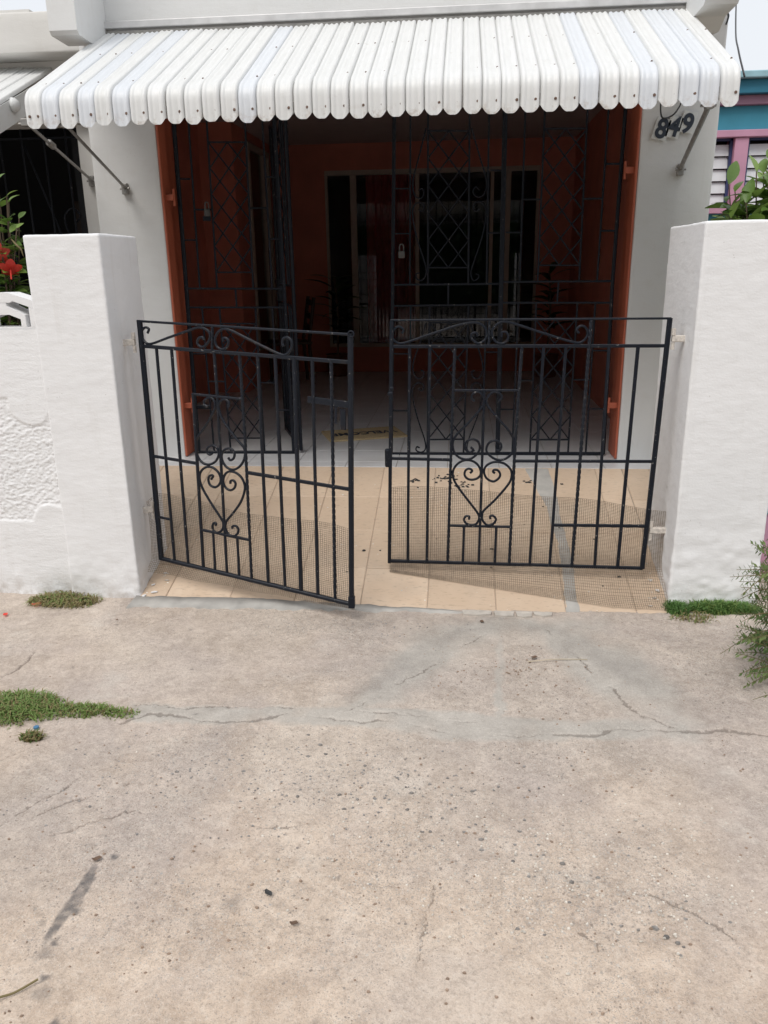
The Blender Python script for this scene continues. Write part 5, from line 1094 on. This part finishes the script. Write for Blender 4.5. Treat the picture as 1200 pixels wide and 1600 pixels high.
petal(-2.085,3.47,.045,.4,'curled red petal beside the brownish weeds at the wall',M['petal']); petal(-2.175,3.345,.035,1.9,'flat red petal lying on the pavement at the left edge',M['petal'])
brown=plain('dead_leaf_brown',(.12,.075,.05),.8,0,.2,40,.2); black=plain('dark_scrap',(.035,.035,.035),.7,0,.2,40)
petal(-.488,1.68,.026,-.7,'small black scrap alone in the middle of the pavement',black,'litter_scrap','litter')
petal(-1.003,1.77,.026,.5,'dead brown leaf at the top end of the black scuff',brown,'dead_leaf','leaf')
petal(-.40,1.585,.022,.1,'reddish dead leaf lying right of the black scrap',brown,'dead_leaf','leaf')
petal(.33,3.06,.03,.3,'small dark leaf on the grey patch below the right gate',brown,'dead_leaf','leaf'); petal(.12,3.40,.028,2,'dead leaf just below the broken tile edge',brown,'dead_leaf','leaf')
setp(mesh('bottle_cap',sweep([(-1.52,2.405,.002),(-1.52,2.405,.009),(-1.52,2.405,.010)],sec_circ(.010,14),taper=lambda u:1 if u<.9 else .8),plain('blue_plastic',(.05,.16,.30),.4,0,.1),None),'blue bottle cap at the lower edge of the wide grass patch','bottle cap')
setp(mesh('twig',tube(catmull([(-1.075,1.255,.006),(-1.04,1.31,.010),(-1.005,1.335,.007),(-.965,1.37,.012)],5),.0028,5),GD,None),'thin dry twig at the lower left edge of the pavement','twig')
setp(mesh('dry_stalk',tube(catmull([(.30,3.02,.006),(.42,3.045,.008),(.55,3.055,.006)],5),.0018,4),plain('straw',(.55,.48,.36),.8),None),'pale dry stalk lying across the grey patch','stalk')
def scatter(name,lab,cat,pts,mat,smin,smax,seed,zf):
    rg=np.random.default_rng(seed); parts=[]
    for x,y in pts:
        s=rg.uniform(smin,smax); n=6; an=rg.uniform(0,6.28); z=zf(x,y); rr=[s*rg.uniform(.55,1.1) for _ in range(n)]
        V=[(x+rr[k]*math.cos(an+k*6.283/n),y+rr[k]*.8*math.sin(an+k*6.283/n),z-.001) for k in range(n)]+[(x+rr[k]*.7*math.cos(an+k*6.283/n),y+rr[k]*.56*math.sin(an+k*6.283/n),z+s*rg.uniform(.25,.5)) for k in range(n)]
        parts.append((V,[tuple(range(n,2*n))]+[(k,(k+1)%n,n+(k+1)%n,n+k) for k in range(n)]))
    setp(mesh(name,join(parts),mat,None),lab,cat,None,'stuff')
rg=np.random.default_rng(5)
fl=[(rg.uniform(-1.58,1.0),rg.uniform(3.55,4.1)) for _ in range(55)]+[(-1.57+rg.uniform(0,.09),3.56+rg.uniform(0,.3)) for _ in range(9)]+[(.93+rg.uniform(0,.08),3.6+rg.uniform(0,.3)) for _ in range(9)]+[(rg.uniform(-1.5,1),rg.uniform(4.1,4.9)) for _ in range(44)]
scatter('paint_flakes','white paint flakes scattered over the tan ramp tiles','paint flakes',fl,plain('white_flake',(.75,.73,.68),.8),.0018,.0065,1,lambda x,y:ramp_z(y)+.002)
FLAKE=['largest white plaster flake on the ramp near the left pillar corner','pale plaster flake touching the inner foot of the left pillar','small greyish plaster flake on the ramp right of the left pillar flakes','white plaster flake nearest the pavement at the left pillar','farthest small plaster flake up the ramp beside the left pillar',
 'greyish plaster flake on the ramp nearest the front of the right pillar','largest white plaster flake on the ramp beside the right pillar','farthest plaster flake up the ramp beside the right pillar','greyish plaster flake close to the lush grass of the right pillar']
for k,(x,y,L,a) in enumerate(((-1.535,3.62,.045,.4),(-1.56,3.68,.03,1.0),(-1.50,3.72,.026,.2),(-1.575,3.59,.034,1.3),(-1.53,3.78,.022,.8),(.96,3.66,.03,.5),(.985,3.72,.045,1.7),(.97,3.80,.03,1.2),(.93,3.60,.024,.1))):
    n=9; rr=[L*(.5+.5*RNG.random()) for _ in range(n)]; V=[]
    for h_ in(.001,.0045): V+=[(x+rr[i]*(.5*math.cos(i*.698)*math.cos(a)-.28*math.sin(i*.698)*math.sin(a)),y+rr[i]*(.5*math.cos(i*.698)*math.sin(a)+.28*math.sin(i*.698)*math.cos(a)),ramp_z(y)+h_+.003) for i in range(n)]
    setp(mesh('plaster_flake',(V,[tuple(range(n,2*n))]+[(i,(i+1)%n,n+(i+1)%n,n+i) for i in range(n)]),M['hinge'] if k%3==2 else M['wall']),FLAKE[k],'plaster flake','plaster flakes at the pillar feet')
db=[(-.09+rg.normal()*.05,4.82+rg.normal()*.035) for _ in range(24)]+[(.03+rg.normal()*.03,4.74+rg.normal()*.03) for _ in range(20)]+[(-.27+rg.normal()*.015,4.78+rg.normal()*.012) for _ in range(14)]+[(.44+rg.normal()*.02,4.78+rg.normal()*.02) for _ in range(7)]+[(rg.uniform(-.6,.9),rg.uniform(3.6,4.8)) for _ in range(16)]
scatter('leaf_litter','dark crumbled leaf litter on the ramp below the porch floor','leaf litter',db,black,.005,.014,2,lambda x,y:ramp_z(y)+.002)
st=[]
for cx,cy,sx,sy,n in((-.55,3.28,.3,.12,260),(-.6,2.2,.4,.16,420),(.15,1.95,.45,.12,380),(.4,1.72,.3,.1,300),(-.1,2.0,1.0,.5,420),(-1.0,1.6,.5,.4,160),(.1,3.0,.3,.12,160)): st+= [(cx+rg.normal()*sx,cy+rg.normal()*sy) for _ in range(n)]
st=[p for p in st if 1.0<p[1]<3.4 and -2.7<p[0]<1.3]
third=len(st)//3
for i,(nm,c) in enumerate((('grey',(.27,.26,.25)),('pale',(.58,.54,.48)),('brown',(.30,.22,.165)))):
    scatter('gravel','%s small stones set in and lying on the worn pavement'%nm,'gravel',st[i*third:(i+1)*third],plain('stone_'+nm,c,.85,0,.35,50),.0018,.0062,10+i,lambda x,y:float(vnoise([[x,y,0]],1.3,5,3)[0])*.006+.0005)
big=[(cx+rg.normal()*sx,cy+rg.normal()*sy) for cx,cy,sx,sy,n in((.12,1.93,.10,.03,9),(.28,1.80,.10,.03,8),(.48,1.62,.12,.025,11),(-.03,1.98,.05,.03,6),(-.62,2.24,.22,.07,16),(-.15,2.15,.2,.06,8),(.62,1.70,.06,.03,5)) for _ in range(n)]
scatter('gravel','larger dark and grey pebbles showing where the pavement surface has worn away',None,big,plain('stone_big',(.22,.205,.19),.8,0,.5,30),.005,.011,31,lambda x,y:float(vnoise([[x,y,0]],1.3,5,3)[0])*.006-.0012)
# ------------------------------------------------------------------ trees across the street, reflected in the panes; enlarged to dim the porch
def tree(x,y,h,r,seed,lab):
    rg=np.random.default_rng(seed); t=thing('street_tree',lab,'tree',(x,y,0),'trees across the street, enlarged to dim the porch')
    mesh('trunk',tube(catmull([(x,y,0),(x+.1,y,h*.3),(x-.05,y+.1,h*.6)],5),.16,10,taper=lambda u:1.2-.6*u),M['bark'],t,True)
    for k in range(5): a=k*1.26+seed; mesh('limb',tube(catmull([(x,y,h*.35),(x+math.cos(a)*r*.4,y+math.sin(a)*r*.4,h*.55),(x+math.cos(a)*r*.75,y+math.sin(a)*r*.75,h*.7)],4),.07,6,taper=lambda u:1-.8*u),M['bark'],t)
    V=[];F=[]; cl=[(x+rg.normal()*r*.45,y+rg.normal()*r*.45,h*.55+rg.normal()*h*.17) for _ in range(44)]
    for c in cl:
        for _ in range(130):
            p=np.array(c)+rg.normal(size=3)*r*.2; d=rg.normal(size=3);d/=np.linalg.norm(d); e=np.cross(d,rg.normal(size=3));e/=np.linalg.norm(e); n=len(V); s=.16
            V+= [tuple(p-d*s),tuple(p+e*s*.5),tuple(p+d*s),tuple(p-e*s*.5)]; F.append((n,n+1,n+2,n+3))
    mesh('crown',(V,F),M['leaf_dark'],t)
for a in((-7,-10,8.2,3.4,1,'leftmost dark tree across the street'),(-2.4,-11,8.6,3.4,2,'second dark tree from the left across the street'),(2.4,-10,8.0,3.4,3,'third dark tree from the left across the street'),(7,-11,8.5,3.5,4,'rightmost dark tree across the street')): tree(*a)
hg=[]
mesh('light_screen',([(-16,-13.2,0),(16,-13.2,0),(16,-13.2,3.4),(-16,-13.2,3.4),(-16,-12.4,0),(16,-12.4,0),(16,-12.5,3.3),(-16,-12.5,3.3)],[(4,5,6,7),(3,7,6,2),(0,3,2,1),(0,4,7,3),(1,2,6,5)]),M['leaf_dark'])  # unseen screen, added to darken the pane reflections and block low light
setp(bpy.data.objects['light_screen'],'unseen dark screen added behind the trees to block low light','light_screen')
